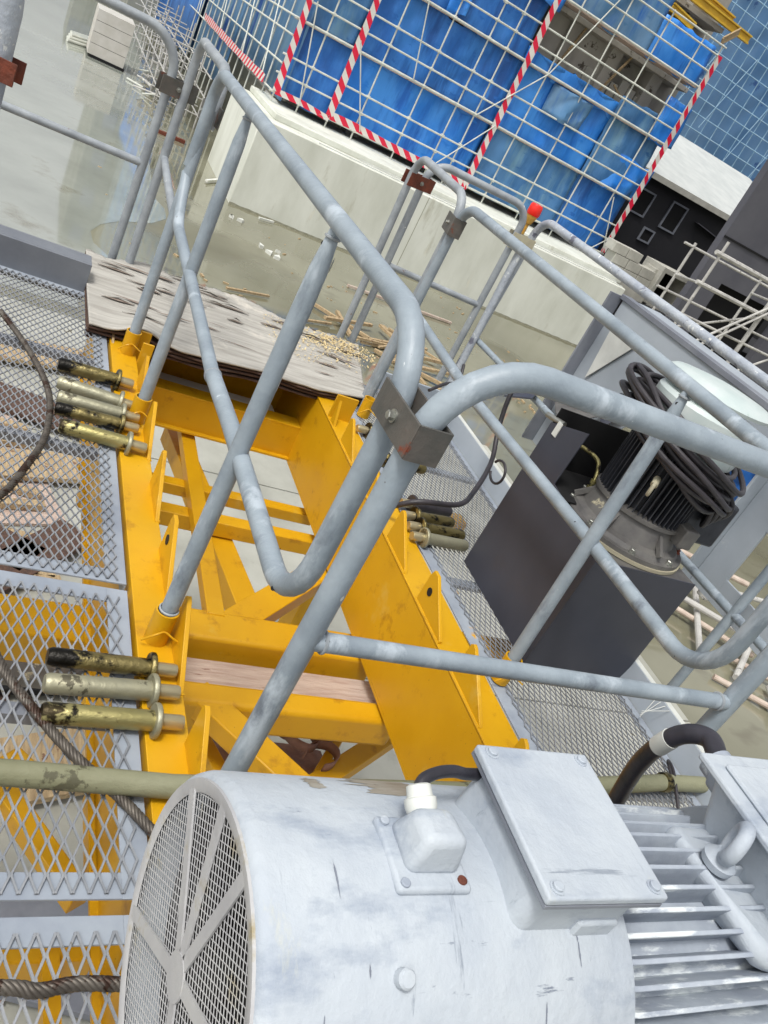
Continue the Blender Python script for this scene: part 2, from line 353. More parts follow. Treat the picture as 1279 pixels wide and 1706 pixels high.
# --- building core behind the tarps
t = thing('concrete_building', (26.5, -13, -1), 'raw concrete building core behind the torn blue tarps', 'building')
MB().box(25.9, 34, -18.3, -6.6, -.9, 9).build('wall', X['formcon'], t)
for k, z in enumerate((1.25, 3.1, 4.9, 6.7)):
    MB().box(24.9, 25.9, -17.9, -6.8, z-.14, z).build('floor_slab', X['formcon'], t, bevel=.01)
for y in (-8.6, -11.2, -13.6, -15.2, -16.9):
    MB().box(25.25, 25.9, y-.22, y+.22, -.8, 9).build('column', X['formcon'], t, bevel=.01)
MB().box(25.45, 25.9, -15.0, -12.6, 3.1, 4.76).build('infill_wall', X['formcon'], t, bevel=.01)
for k in range(7): MB().box(25.40, 25.45, -16.9+.34*k, -16.6+.34*k, 3.12, 4.0+.1*(k % 3)).build('form_panel', X['block'], t, bevel=.01)
MB().box(25.42, 25.452, -13.15, -12.8, 3.15, 3.55).build('window', X['void'], t)
MB().box(25.42, 25.452, -16.2, -15.2, 3.14, 3.2).build('window', X['void'], t)
# --- front scaffold
X0 = 24.0
cu = [3.2, 2.6, 1.87, 1.2, .1, -.85, -1.37, -1.95, -2.6, -3.7, -4.87, -6.0, -6.6]
CY = [(u-8)*1.2 for u in cu]
FL = [-.45, 1.36, 3.18, 4.95, 6.7, 8.5]
LV = []
for i, z in enumerate(FL):
    LV.append(z)
    if i < len(FL)-1: LV += [z+.47, z+.93]
t = thing('front_scaffold', (X0, -11.5, -.8), 'tall grey tube scaffold in front of blue tarps, above the concrete podium wall', 'scaffold')
for y in CY:
    r_ = y < -16.2
    top = 6.2+(y < -15)*.0 if y < -14 else 9
    MB().tube([(X0, y, -.86 if y < -5.9 else -.86), (X0+.0, y+random.uniform(-.02, .02), top)], .024, 8).build('upright', X['tube'], t)
for k, z in enumerate(LV):
    if z < 6.3:
        MB().tube([(X0-.05, CY[0]+.15, z+.0), (X0-.05, CY[6], z+random.uniform(-.02, .02)), (X0-.05, CY[-1]-.1, z)], (.026 if k % 3 else .033), 8).build('ledger', X['tube'], t)
for z in (6.15, 6.75, 7.6, 8.5):
    MB().tube([(X0-.05, CY[0]+.15, z), (X0-.05, -15.7 if z > 6.2 else CY[-1]-.1, z)], .027, 8).build('ledger', X['tube'], t)
def dg(a, b): MB().tube([(X0-.1, a[0], a[1]), (X0-.1, b[0], b[1])], .018, 8).build('brace', X['tube'], t)
for y0, y1, z0, z1 in ((-9.55, -8.55, -.45, 5.0), (-7.0, -6.3, -.45, 2.9), (-8.35, -7.4, -.4, 2.9)):
    pass
dg((CY[0]-.2, 1.9), (CY[1]-.0, -.5)); dg((-7.35, 1.6), (-8.3, -.4)); dg((-8.0, 5.5), (-9.1, 1.4)); dg((CY[6], 1.36), (CY[8], 3.18)); dg((CY[5], -.45), (CY[7], 1.36)); dg((CY[8], 3.18), (CY[9], 6.7)); dg((CY[-1], -.4), (CY[-2], 1.2)); dg((CY[-2], -.7), (CY[-1], .1))
cpl = MB().box(-.07, .055, -.045, .045, -.038, .038).build('coupler', X['tube'], None, bevel=.01, origin=(0, 0, 0)); n_c = 0
for y in CY:
    for z in LV:
        if z < 6.3 and n_c < 98:
            q = cpl if n_c == 0 else cpl.copy()
            if n_c: C.objects.link(q)
            q.parent = t; q.location = V((X0, y, z))-V(t['org']); n_c += 1
# boards behind tarps on floors
for z in FL[1:4]:
    MB().box(X0+.1, X0+.8, CY[-1], CY[0], z-.05, z-.01).build('walkway_board', X['oldwood'], t)
# --- tarps on front scaffold
ordn = ['bottom', 'second', 'third', 'fourth', 'top']
side = ['leftmost', 'left of centre', 'right of centre', 'rightmost']
spans = [(CY[0], CY[2]), (CY[2], CY[7]), (CY[7], CY[10]), (CY[10], CY[-1])]
def tarp(y0, y1, z0, z1, x, mt, label, seed, torn=0, cat='tarpaulin', fold=.07, group='blue tarps on the front scaffold'):
    nu, nv = max(8, int(abs(y1-y0)/.12)), max(8, int((z1-z0)/.12))
    def fn(u, v):
        y = y0+(y1-y0)*u; z = z0+(z1-z0)*v
        d = noise.noise(V((y*.9, z*.5, seed)))*fold*1.8+noise.noise(V((y*3, z*.7, seed+4)))*fold+abs(noise.noise(V((y*2+z, z*1.3, seed+8))))*fold
        e = 0
        if v == 0: e = noise.noise(V((y*1.7, seed, 3)))*(.1+torn)
        if v == 1: e = -abs(noise.noise(V((y*1.3, seed, 9))))*(.06+torn)
        return V((x+d, y, z+e))
    return tag(MB().grid(fn, nu, nv).build('blue_tarp', mt, solid=.004), label, cat, group)
s = 0
for i in range(5):
    for j, (ya, yb) in enumerate(spans):
        z0, z1 = FL[i], FL[i+1]
        if i == 4 and j >= 2: continue
        s += 1
        if i == 2 and j == 2: z1 = z0+.35 ; tr = .35
        elif i == 2 and j == 3: z1 = z0+.62; tr = .3
        elif i == 3 and j == 3: z1 = z0+1.1; tr = .1
        else: tr = 0.02
        if i == 1 and j == 1: tr = .18
        q = tarp(ya, yb, z0-.05, z1+.04, X0+.2+.06*((i+j) % 2), X['tarp'][(i*2+j+(1 if i > 1 else 0)) % 3 if (i, j) != (3, 2) else 3],
             '%s blue tarp on the %s storey of the front scaffold, %s' % (['dark', 'bright', 'deep'][(i*2+j) % 3], ordn[i], side[j]), s*3.7, tr)
# a few extra loose flaps
for k, (ya, yb, z0, z1, lb) in enumerate([(-9.2, -9.75, 3.2, 5.0, 'bright blue loose tarp fold hanging beside the second taped post'), (-16.9, -17.9, 3.1, 4.4, 'crumpled bright blue flap at the right end beside the torn opening'), (-16.0, -17.8, 1.3, 2.4, 'bright blue overlapping flap at the right edge of the second storey'), (-10.4, -12.2, 4.6, 5.9, 'bright blue overlapping tarp high between second and third taped posts'), (-13.2, -14.6, 2.3, 3.1, 'lighter blue tarp strip under the torn opening')]):
    tarp(ya, yb, z0, z1, X0+.12, X['tarp'][1 if k != 4 else 3], lb, 50+k*5, .1, fold=.14)
# --- props seen in the opening
for k, (a, b, lb) in enumerate([((25.0, -13.3, 3.2), (25.1, -13.8, 4.9), 'thin timber prop in the torn opening, left one'), ((24.9, -14.9, 3.2), (25.0, -15.6, 4.9), 'thin timber prop in the middle of the torn opening'), ((24.8, -16.8, 3.25), (24.9, -15.4, 3.9), 'slanted pale timber prop low at the right of the torn opening')]):
    tag(MB().bar(a, b, .06, .06).build('timber_prop', X['wood'], bevel=.004), lb, 'prop', 'timber props in the torn opening')
# --- tapes
def tape(pts, wd, label, wdir, rep=.42):
    bm = bmesh.new(); uvl = bm.loops.layers.uv.new('UVMap'); wdir = V(wdir).normalized(); d = 0; prev = None; pv = None
    pts = [V(p) for p in pts]; dense = []
    for a, b in zip(pts, pts[1:]):
        k = max(1, int((b-a).length/.15)); dense += [a.lerp(b, i/k) for i in range(k)]
    dense.append(pts[-1])
    o = dense[0].copy()
    for i, p in enumerate(dense):
        if i: d += (p-dense[i-1]).length
        tw = 1+.25*noise.noise(V((d*1.3, wd, o.y)))
        off = V((.02*noise.noise(p*2), 0, 0))
        a, b = bm.verts.new(p+off-wdir*wd/2*tw-o), bm.verts.new(p+off+wdir*wd/2*tw-o)
        if prev:
            f = bm.faces.new([prev[0], a, b, prev[1]])
            for lp, uv in zip(f.loops, [(pv/rep, 0), (d/rep, 0), (d/rep, .5*wd/.2), (pv/rep, .5*wd/.2)]): lp[uvl].uv = uv
        prev = (a, b); pv = d
    me = bpy.data.meshes.new('barrier_tape'); bm.to_mesh(me); bm.free(); me.materials.append(X['tape'])
    ob = bpy.data.objects.new('barrier_tape', me); C.objects.link(ob); ob.location = o
    q = ob.modifiers.new('Solidify', 'SOLIDIFY'); q.thickness = .004
    return tag(ob, label, 'tape', 'red and white barrier tapes')
tx = X0-.09
tape([(tx, CY[0]+.02, 6.0), (tx, CY[0]-.02, -.42)], .19, 'striped tape down the corner post, leftmost of the four upright tapes', (0, 1, 0))
tape([(tx, CY[2], 8.0), (tx, CY[2], 2.9), (tx, CY[2]+.02, -.38)], .2, 'striped tape on the second taped post from the left', (0, 1, 0))
tape([(tx, CY[7]+.03, 7.4), (tx, CY[7], 3.2), (tx, CY[7]+.02, -.5)], .2, 'striped tape on the long middle post of the front scaffold', (0, 1, 0))
tape([(tx, CY[-1]-.04, 5.9), (tx, CY[-1], 3), (tx, CY[-1]-.02, -.4)], .17, 'striped tape down the right end post of the front scaffold', (0, 1, 0))
tape([(tx, CY[0], -.42), (tx, CY[1], -.40), (tx, CY[2], -.46)], .15, 'short striped tape along the bottom ledger between the two left posts', (0, .2, 1))
tape([(tx, CY[2], -.36), (tx, -8.2, -.34), (tx, -9.9, -.4), (tx, -12, -.42), (tx, CY[7], -.45)], .19, 'long striped tape along the bottom ledger above the podium', (0, .2, 1))
# --- left return scaffold face
YL = CY[0]
t = thing('return_scaffold', (30, YL, -.8), 'scaffold face running back from the left corner, clad in pale blue vertical sheets', 'scaffold')
xx = X0+1.2; k = 0
while xx < 60:
    MB().tube([(xx, YL+.02, -2.9), (xx, YL+.02, 9)], .026, 8).build('upright', X['tube'], t); xx += 1.15; k += 1
for z in [-.45, .25, .95, 1.36, 2.1, 2.8, 3.2, 4.0, 4.95, 5.9, 6.7, 7.6]:
    MB().tube([(X0, YL+.06, z), (60, YL+.06, z)], .027, 8).build('ledger', X['tube'], t)
for a in (25.5, 29, 34, 40): MB().tube([(a, YL+.1, -.45), (a+2.2, YL+.1, 3.2)], .02, 8).build('brace', X['tube'], t)
for k, (xa, xb, lb) in enumerate([(24.2, 33, 'pale blue upright sheeting on the return scaffold, nearest length'), (33.1, 45, 'pale blue upright sheeting on the return scaffold, middle length'), (45.1, 60, 'pale blue upright sheeting on the return scaffold, farthest length')]):
    m = MB()
    n = int((xb-xa)/.1)
    m.grid(lambda u, v: V((xa+(xb-xa)*u, YL-.3+.035*(round(u*n) % 2)+.05*noise.noise(V((u*20, k, 0))), (-1.9 if xa > 30 else -.62)+10.4*v)), n, 2)
    tag(m.build('sheeting', X['palesheet'], solid=.004, ang=10), lb, 'sheeting', 'sheeting of the return scaffold')
tape([(25.0, YL+.14, -.36), (29, YL+.14, -.36), (38, YL+.14, -.3)], .22, 'faded striped tape along the bottom of the return scaffold', (0, 0, 1))
# lower blue hoarding far left
tag(MB().grid(lambda u, v: V((41+20*u, -4.9-.9*(1-u)+.04*(round(u*120) % 2), -2.2+4.5*v)), 120, 1).build('hoarding', X['tarp'][0], solid=.03, ang=10), 'dark blue corrugated hoarding far off at the upper left beyond the tube frames', 'hoarding')
# --- open scaffold frames on wet ground, far left
t = thing('frame_scaffold', (38, -5, GZ), 'low cluster of bare pale scaffold frames standing in the water at the left', 'scaffold')
for i, x in enumerate([29.5, 31.2, 33, 35, 37.2, 39.5, 42, 45]):
    for y in (-3.9-.03*i, -5.1+.1*(i % 2)):
        hgt = [1.3, 2.2, 1.9, 2.5, 2.1, 2.6, 2.4, 2.7][i]
        MB().tube([(x, y, GZ), (x, y+random.uniform(-.05, .05), GZ+hgt)], .028, 6).build('upright', X['tubewhite'], t)
    for z in (GZ+.45, GZ+.95, GZ+1.5, GZ+2.0):
        if z < GZ+hgt: MB().tube([(x, -3.7, z), (x, -5.3, z+random.uniform(-.05, .05))], .024, 6).build('rung', X['tubewhite'], t)
for y in (-3.95, -4.6, -5.1):
    for z in (GZ+.4, GZ+1.0, GZ+1.6): MB().tube([(29.3, y, z), (45, y+.1, z+.15)], .024, 6).build('ledger', X['tubewhite'], t)
for i, x in enumerate([29.5, 31.2, 33, 35, 37.2, 39.5]): MB().tube([(x, -4.0, GZ+.1), (x+2, -4.05, GZ+1.9)], .024, 6).build('brace', X['tubewhite'], t)
# heap of loose tubes
for k in range(16):
    x = random.uniform(30, 37); y = random.uniform(-5.0, -3.0); a = random.uniform(-.4, .4)+random.choice([0, 1.5]); L = random.uniform(.8, 1.8)
    tag(MB().tube([(x, y, GZ+.06+.02*k), (x+L*math.cos(a), y+L*math.sin(a)*.5, GZ+.05+.05*(k % 4))], .035, 6).build('loose_tube', X['tubewhite'] if k % 3 else X['tube']), 'loose pale tube in the heap beside the bare scaffold frames', 'tube', 'loose tubes by the bare frames')
# --- panel box on the wet ground
t = thing('panelled_box', (35.2, -2.4, GZ), 'pale beige panelled box with dark seams standing in the water, upper left', 'box')
m = MB()
for z0 in (0, .37, .74, 1.11): m.box(34.5, 36.2, -3.05, -1.8, GZ+.1+z0, GZ+.1+z0+.355)
m.build('panel_block', X['tileblock'], t, bevel=.004)
MB().box(34.53, 36.17, -3.02, -1.83, GZ+.08, GZ+1.55).build('core', X['void'], t)
MB().box(34.47, 36.2, -3.1, -1.9, GZ-.01, GZ+.09).build('base', X['void'], t)
t = thing('tube_bundle', (37, -1.3, GZ), 'bundle of short tubes lying beside the panelled box', 'tube bundle')
for k in range(9):
    MB().tube([(35.6+.12*k, -1.15-.04*(k % 3), GZ+.06+.09*(k % 3)), (36.2+.12*k, -1.85, GZ+.06+.09*(k % 3))], .05, 8).build('tube', X['tube'], t)
# --- far buildings for the reflections
def blg(name, x0, x1, y0, y1, z1, m_, lb, rows, cols):
    t = thing(name, ((x0+x1)/2, (y0+y1)/2, GZ), lb, 'building'); MB().box(x0, x1, y0, y1, GZ, z1).build('wall', m_, t)
    for r in range(rows):
        for c in range(cols):
            y = y0+(y1-y0)*(c+.5)/cols; z = GZ+1.4+(z1-GZ-1.4)*(r+.4)/rows
            MB().box(x0-.03, x0+.05, y-.35, y+.35, z, z+.9).build('window', X['greyd'], t)
    return t
blg('grey_building', 52, 62, -12, -3.9, 9.5, X['greyblg'], 'tall grey green building at the far upper left, mirrored in the water', 5, 5)
blg('low_building', 66, 74, -4.1, -1.9, 1.1, X['greyblg'], 'low dark shed far beyond the standing water', 1, 3)
t = thing('roof_railing', (66, -3, 1.1), 'thin railing on top of the far low shed', 'railing')
for y in (-4.0, -3.4, -2.8, -2.3, -1.95): MB().tube([(66.1, y, 1.1), (66.1, y, 1.7)], .03, 6).build('post', X['tube'], t)
MB().tube([(66.1, -4.0, 1.6), (66.1, -1.95, 1.6)], .03, 6).build('rail', X['tube'], t)

# --- right background
t = thing('black_building', (33, -24, -1), 'low matt black building with two tall window holes under a sloping white roof', 'building')
MB().box(30, 39, -34, -17.5, -3, 2.5).build('wall', X['black'], t)
for (y0, y1, z0, z1) in ((-22.75, -22.05, 1.0, 1.85), (-24.55, -23.8, .98, 1.98), (-23.7, -23.2, .2, .62)):
    f = MB()
    f.box(29.93, 30.02, y0-.07, y0, z0-.07, z1+.07); f.box(29.93, 30.02, y1, y1+.07, z0-.07, z1+.07); f.box(29.93, 30.02, y0, y1, z0-.07, z0); f.box(29.93, 30.02, y0, y1, z1, z1+.07)
    f = f.build('window', X['greyd'], t); MB().box(29.98, 30.03, y0, y1, z0, z1).build('pane', X['void'], f)
MB().bar((29.96, -25.3, 1.75), (29.96, -27.2, 1.55), .5, .03).build('trim_board', X['darkwall'], t)
MB().hexa([(29.7, -34, 2.42), (38.5, -34, 4.7), (38.5, -17.4, 4.7), (29.7, -17.4, 2.42), (29.7, -34, 2.56), (38.5, -34, 4.86), (38.5, -17.4, 4.86), (29.7, -17.4, 2.56)]).build('roof', X['roofw'], t, bevel=.02)
MB().box(29.62, 29.7, -34, -17.4, 2.36, 2.58).build('fascia', X['block'], t)
t = struct(MB().box(22.2, 30, -30, -17.35, GZ, -1.15).build('terrace', X['black'])); tag(t, 'dark terrace floor in front of the black building', 'terrace', kind='structure')
t = thing('dark_wall', (20, -24, GZ), 'tall dark grey block wall at the right edge with a black opening', 'wall')
MB().box(20, 20.25, -34, -18.05, .6, 7).build('wall', X['darkwall'], t); MB().box(20, 20.25, -19.0, -18.05, GZ, .6).build('wall', X['darkwall'], t); MB().box(20, 20.25, -34, -21.9, GZ, .6).build('wall', X['darkwall'], t)
MB().box(20.5, 20.6, -21.9, -19.0, GZ, .6).build('opening', X['void'], t)
MB().box(19.97, 20.0, -34, -18.05, 1.72, 1.78).build('joint', X['void'], t)
# far scaffold
t = thing('far_scaffold', (45, -35, 0), 'distant dense scaffold over dull blue netting at the upper right', 'scaffold')
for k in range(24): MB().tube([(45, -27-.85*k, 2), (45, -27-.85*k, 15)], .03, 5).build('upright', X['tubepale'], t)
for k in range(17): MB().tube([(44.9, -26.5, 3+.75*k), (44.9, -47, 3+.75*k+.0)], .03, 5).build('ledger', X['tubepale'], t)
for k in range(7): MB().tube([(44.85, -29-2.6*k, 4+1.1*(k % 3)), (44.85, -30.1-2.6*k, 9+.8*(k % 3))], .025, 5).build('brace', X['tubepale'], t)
tag(MB().grid(lambda u, v: V((45.5+.15*noise.noise(V((u*25, v*12, 0))), -26.5-21*u, 1+14*v)), 60, 40).build('netting', X['farsheet'], solid=.01), 'dull blue netting hung behind the far dense scaffold', 'netting')
# yellow form beams top right
for k, (a, b, lb) in enumerate([((24.6, -15.2, 6.75), (24.9, -18.9, 6.75), 'long yellow formwork beam at the top right, lowest and nearest'), ((24.9, -15.2, 7.0), (25.2, -18.2, 6.95), 'yellow formwork beam lying just above the longest one at the top right'), ((24.5, -15.6, 6.2), (24.5, -16.6, 6.1), 'short yellow formwork beam stub under the long ones, top right'), ((24.3, -17.6, 6.2), (24.6, -18.2, 6.7), 'slim slanted pale timber under the yellow beams')]):
    m = MB(); w_ = .09 if k < 3 else .03
    m.bar(V(a), V(b), .14 if k < 3 else .05, .045); m.bar(V(a)+V((0, 0, .1)), V(b)+V((0, 0, .1)), .04, .16); m.bar(V(a)+V((0, 0, .2)), V(b)+V((0, 0, .2)), .14 if k < 3 else .05, .045)
    tag(m.build('formwork_beam', X['formyellow'] if k < 3 else X['wood'], bevel=.004), lb, 'beam', 'formwork beams at the top right')
# stacked blocks on terrace
bx = [(22.4, -16.9, -.72), (22.4, -17.5, -.72), (22.4, -18.1, -.72), (22.4, -16.9, -.42), (22.4, -17.5, -.42), (22.4, -18.1, -.42), (22.4, -16.7, -.12), (22.4, -17.3, -.12)]
bl = ['bottom row, left', 'bottom row, middle', 'bottom row, right', 'middle row, left', 'middle row, middle', 'middle row, right', 'top row, left', 'top row, right']
for (x, y, z), lb in zip(bx, bl):
    tag(MB().box(x, x+.5, y-.57, y, z, z+.285).build('concrete_block', X['block'], bevel=.01), 'grey block in the stack below the right tape, '+lb, 'block', 'stacked grey blocks')
MB_ = MB().box(22.3, 23.2, -18.75, -16.6, -1.15, -.73).build('block_plinth', X['block'], bevel=.01); tag(MB_, 'grey plinth under the stacked blocks', 'plinth')
t = thing('concrete_chamber', (22.9, -19.6, -1), 'open sided square concrete chamber beside the stacked blocks', 'chamber')
for (y0, y1, z0, z1) in ((-20.45, -18.95, -.02, .14), (-19.1, -18.95, -1.1, -.02), (-20.45, -20.3, -1.1, -.02), (-20.3, -19.1, -1.15, -.95)):
    MB().box(22.5, 23.6, y0, y1, z0, z1).build('side', X['block'], t, bevel=.01)
MB().box(23.5, 23.6, -20.3, -19.1, -.95, -.02).build('back', X['void'], t)
for k in range(5): MB().box(22.7, 23.3, -18.95+.1*k, -18.85+.1*k, -.75+.0*k, -.05-.09*k).build('step', X['block'], t)
# small white scaffold near right
t = thing('stair_scaffold', (15, -15, GZ), 'whitewashed tube scaffold with thick wrapped rails in front of the dark wall', 'scaffold')
for (x, y, z) in ((15, -13.75, 1.65), (15, -15.85, 1.1), (15, -17.9, 1.5), (16.4, -14.2, 1.3), (16.4, -16.6, 1.3), (15, -19.4, 1.5)):
    MB().tube([(x, y, GZ), (x, y, z)], .035 if y != -15.85 else .055, 8).build('upright', X['tubewhite'], t)
for (z, r) in ((1.36, .055), (.66, .05), (-.08, .03), (-.9, .03)): MB().tube([(15, -13.6, z), (15, -20, z-.04)], r, 8).build('ledger', X['tubewhite'], t)
for (z, r) in ((1.2, .03), (.1, .03)): MB().tube([(16.4, -13.9, z), (16.4, -20, z)], r, 8).build('ledger', X['tubewhite'], t)
for o in (0, .22): MB().tube([(14.9, -14.45-o, -.5), (14.9, -16.2-o*.3, 1.25-o*.5), (14.9, -17.6, 1.25-o*.5)], .03, 8).build('handrail', X['tubewhite'], t)
for a, b in (((15, -13.75, .66), (16.4, -14.2, .5)), ((15, -15.85, .6), (16.4, -14.2, -1)), ((15, -15.9, -1), (15, -17.9, .6)), ((15, -15.85, 1.0), (16.4, -16.6, .9))): MB().tube([a, b], .028, 8).build('brace', X['tubewhite'], t)
# battens & debris on the ground
def batten(x, y, a, L, z, lb, gp, w_=.05, m_='wood'):
    d = V((math.cos(a), math.sin(a), random.uniform(-.01, .01)))*L/2
    return tag(MB().bar(V((x, y, z))-d, V((x, y, z))+d, w_, w_*.8).build('timber_batten', X[m_], bevel=.003), lb, 'batten', gp)
H = math.pi/2
batten(14.8, -4.4, -1.15, 1.0, GZ+.05, 'single pale batten on the wet ground just beyond the plywood', 'scattered battens')
batten(18.0, -8.9, -1.45, 3.1, GZ+.05, 'long pinkish batten in the water beneath the second rail', 'scattered battens', .07, 'pinkpipe')
batten(14.5, -5.7, -1.1, .9, GZ+.05, 'short pale batten near the far plywood edge by the sawdust', 'scattered battens')
batten(26.3, -4.0, -1.5, .9, GZ+.05, 'reddish brown board far off between the left posts', 'scattered battens', .12, 'rust')
batten(20.9, -5.95, -1.2, .45, GZ+.06, 'short pale bent pipe at the foot of the podium wall', 'scattered battens', .06, 'sheetwhite')
batten(22.8, -4.8, 2.6, .8, GZ+.06, 'pale pole end leaning by the podium corner', 'scattered battens', .07, 'sheetwhite')
for k in range(20):
    a = random.choice([-1.2, -.9, .3, .1, -1.5, 1.0, -1.1])+random.uniform(-.25, .25)
    batten(random.uniform(13.2, 15.6), random.uniform(-8.6, -6.3), a, random.uniform(.7, 1.7), GZ+.04+.018*(k % 7), 'pale timber batten in the loose heap beyond the plywood and the clamp', 'heaped battens', random.uniform(.05, .08))
for k, (x, y) in enumerate([(18.4, -5.35), (18.1, -5.5), (18.5, -5.75), (18.0, -5.65), (19.9, -4.9), (20.0, -5.1)]):
    p = [V((random.uniform(-.14, .14), random.uniform(-.1, .1), 0)) for _ in range(5)]
    p.sort(key=lambda q: math.atan2(q.y, q.x)); tag(MB().prism([q+V((x, y, GZ)) for q in p], (0, 0, .07)).build('rubble_piece', X['sheetwhite']), 'small pale rubble scrap on the muddy water near the podium foot', 'rubble', 'rubble scraps')
m = MB()
for k in range(260):
    x = random.uniform(12.2, 21.0); y = random.uniform(-12.5, -1.5)
    if noise.noise(V((x*.5, y*.5, 3))) < .02: continue
    s_ = random.uniform(.012, .05); p = V((x, y, GZ+s_*.2)); d = V((random.uniform(-1, 1), random.uniform(-1, 1), 0)).normalized()
    m.bar(p-d*s_, p+d*s_*random.uniform(.4, 2), s_*.9, s_*.7)
tag(m.build('ground_litter', X['wood'], flat=True), 'specks of wood and grit scattered on the wet mud', 'litter', kind='stuff')
# white lattice stack right below rails
t = thing('tube_lattice', (7, -10.3, GZ), 'pale and pink tubes bolted into a lattice on the mud at the lower right', 'tube lattice')
for a, b, r, mm in [((7.8, -9.5, .2), (5.6, -11.0, .5), .045, 'tubewhite'), ((7.9, -9.0, .1), (6.4, -10.6, .15), .04, 'pinkpipe'), ((8.3, -10.0, .55), (7.6, -11.2, .6), .045, 'pinkpipe'), ((7.3, -9.7, .6), (7.2, -11.2, .6), .04, 'tubewhite'), ((6.2, -9.3, .15), (7.9, -10.6, .2), .045, 'tubewhite'),
                    ((6.3, -10.1, .1), (5.3, -11.6, .15), .04, 'pinkpipe'), ((5.9, -9.8, .1), (6.9, -11.0, .4), .045, 'tubewhite'), ((5.8, -10.4, .1), (5.2, -10.0, .1), .045, 'tubewhite'), ((5.9, -9.4, .05), (5.0, -10.7, .1), .04, 'pinkpipe')]:
    MB().tube([V(a)+V((0, 0, GZ)), V(b)+V((0, 0, GZ))], r, 10).build('tube', X[mm], t)
for p in ((7.3, -10.1, .45), (7.5, -9.9, .4), (6.1, -10.6, .3), (6.5, -10.4, .3)): MB().box(p[0]-.09, p[0]+.09, p[1]-.07, p[1]+.07, GZ+p[2]-.08, GZ+p[2]+.08).build('coupler', X['tubewhite'], t, bevel=.02)
# ================================================================== CRANE DECK
YL0, YL1, YR0, YR1 = -.725, -.61, -1.87, -1.72      # flanges
fr = thing('crane_frame', (2.8, -1.25, -.5), 'yellow painted steel frame of twin side girders with lugs and lower cross beams', 'steel frame')
Yw = X['yellow']
MB().box(.55, 4.5, YL0, YL1, -.014, 0).build('top_flange', Yw, fr, bevel=.002)
MB().box(.55, 4.5, YL0+.0, YL0+.012, -.42, -.015).build('side_girder', Yw, fr)
MB().box(.55, 4.5, YL1-.012, YL1-.001, -.42, -.015).build('side_girder', Yw, fr)
MB().box(.55, 4.5, YL0-.06, YL1+.02, -.435, -.421).build('bottom_flange', Yw, fr)
MB().box(.55, 4.5, YR0, YR1, -.014, 0).build('top_flange', Yw, fr, bevel=.002)
MB().box(.55, 4.5, YR1-.012, YR1, -.42, -.015).build('side_girder', Yw, fr, bevel=.001)
MB().box(.55, 4.5, YR0, YR1+.0, -.435, -.421).build('bottom_flange', Yw, fr)
MB().tube([(.6, YR1+.001, -.003), (4.3, YR1+.001, -.003)], .004, 6).build('weld_bead', Yw, fr)
# end girders
MB().box(4.38, 4.40, YR1, YL0, -.42, -.01).build('end_plate', Yw, fr)
MB().box(3.91, 3.925, YR1, YL0, -.41, -.235).build('end_beam', Yw, fr)
MB().box(3.91, 4.02, YR1, YL0, -.235, -.222).build('end_flange', Yw, fr, bevel=.002)
MB().box(3.88, 4.05, YR1, YL0, -.424, -.411).build('end_flange', Yw, fr, bevel=.002)
MB().box(4.055, 4.378, YR1, YL0, -.43, -.422).build('bounce_shield', Yw, fr)  # added plate, blocks ground bounce so the end girders stay dark
# lugs
ST = [(3.42, 3.20, .14, 0), (3.01, 2.78, .14, 0), (2.63, 2.385, .15, 0), (2.235, 1.985, .15, 1), (1.84, 1.59, .15, 0), (1.43, 1.19, .15, 0), (1.03, .8, .15, 0)]
def lug(xf, xn, h, hole, y, s_):
    if not hole:
        pts = [(xf, y, 0), (xf+.0, y, h*.93), (xf-.012, y, h), (xf-.03, y, h*.97), (xn+.01, y, .012), (xn, y, 0)]
    else:
        pts = [(xf, y, 0), (xf, y, h*.8), (xf-.01, y, h), (xf-.045, y, h), (xn, y, .01), (xn, y, 0)]
    o = MB().prism(pts, (0, .014*s_, 0)).build('lug', Yw, fr, bevel=.0015)
    if hole:
        for yy in (y-.0015*s_, y+.0155*s_):
            MB().lathe([(-.001, .017), (.001, .017)], (xf-.052, yy, h*.52), (0, 1, 0), 20).build('hole', X['motor_dark'], o)
for a in ST:
    for yy in (YL0+.0, YR1+.0): MB().tube([(a[1], yy, .001), (a[0]+.004, yy, .001)], .0038, 6).build('weld_bead', Yw, fr)
    lug(*a, YL0+.001, 1); lug(*a, YR1-.001, -1)
for xx in (3.62, 3.75): MB().box(xx, xx+.014, YL0-.05, YL0, -.2, .1).build('lug', Yw, fr)
MB().prism([(3.62, YR1, 0), (3.62, YR1, .12), (3.56, YR1, .0)], (0, -.014, 0)).build('lug', Yw, fr)
MB().box(3.66, 3.675, YR1-.12, YR1, 0, .13).build('lug', Yw, fr)
for xx in (2.95, 2.1, 1.35):
    for y0 in (YL0, YR1-.012): MB().bar((xx, y0-.002*(1 if y0 < -1 else -1), -.1), (xx+.13, y0-.002, -.1), .003, .003).build('weld_mark', Yw, fr)
# cross beams
MB().box(2.36, 2.53, YR1-.1, YL1, -.60, -.455).build('cross_beam', Yw, fr, bevel=.018, seg=3)
MB().box(2.02, 2.13, YR1-.1, YL1, -.60, -.455).build('cross_beam', Yw, fr, bevel=.022, seg=3)
MB().box(3.48, 3.55, YR1-.1, YL1, -.56, -.50).build('cross_beam', Yw, fr, bevel=.004)
MB().box(3.23, 3.31, YR1-.1, YL1, -.58, -.50).build('cross_beam', Yw, fr, bevel=.004)
MB().bar((4.3, -1.17, -.475), (2.5, -1.115, -.475), .075, .05).build('brace_bar', Yw, fr, bevel=.003)
MB().bar((4.25, -1.17, -.64), (2.5, -1.39, -.64), .12, .10).build('brace_bar', Yw, fr, bevel=.004)
MB().bar((2.44, -1.14, -.50), (3.1, -1.85, -.50), .13, .08).build('brace_bar', Yw, fr, bevel=.004)
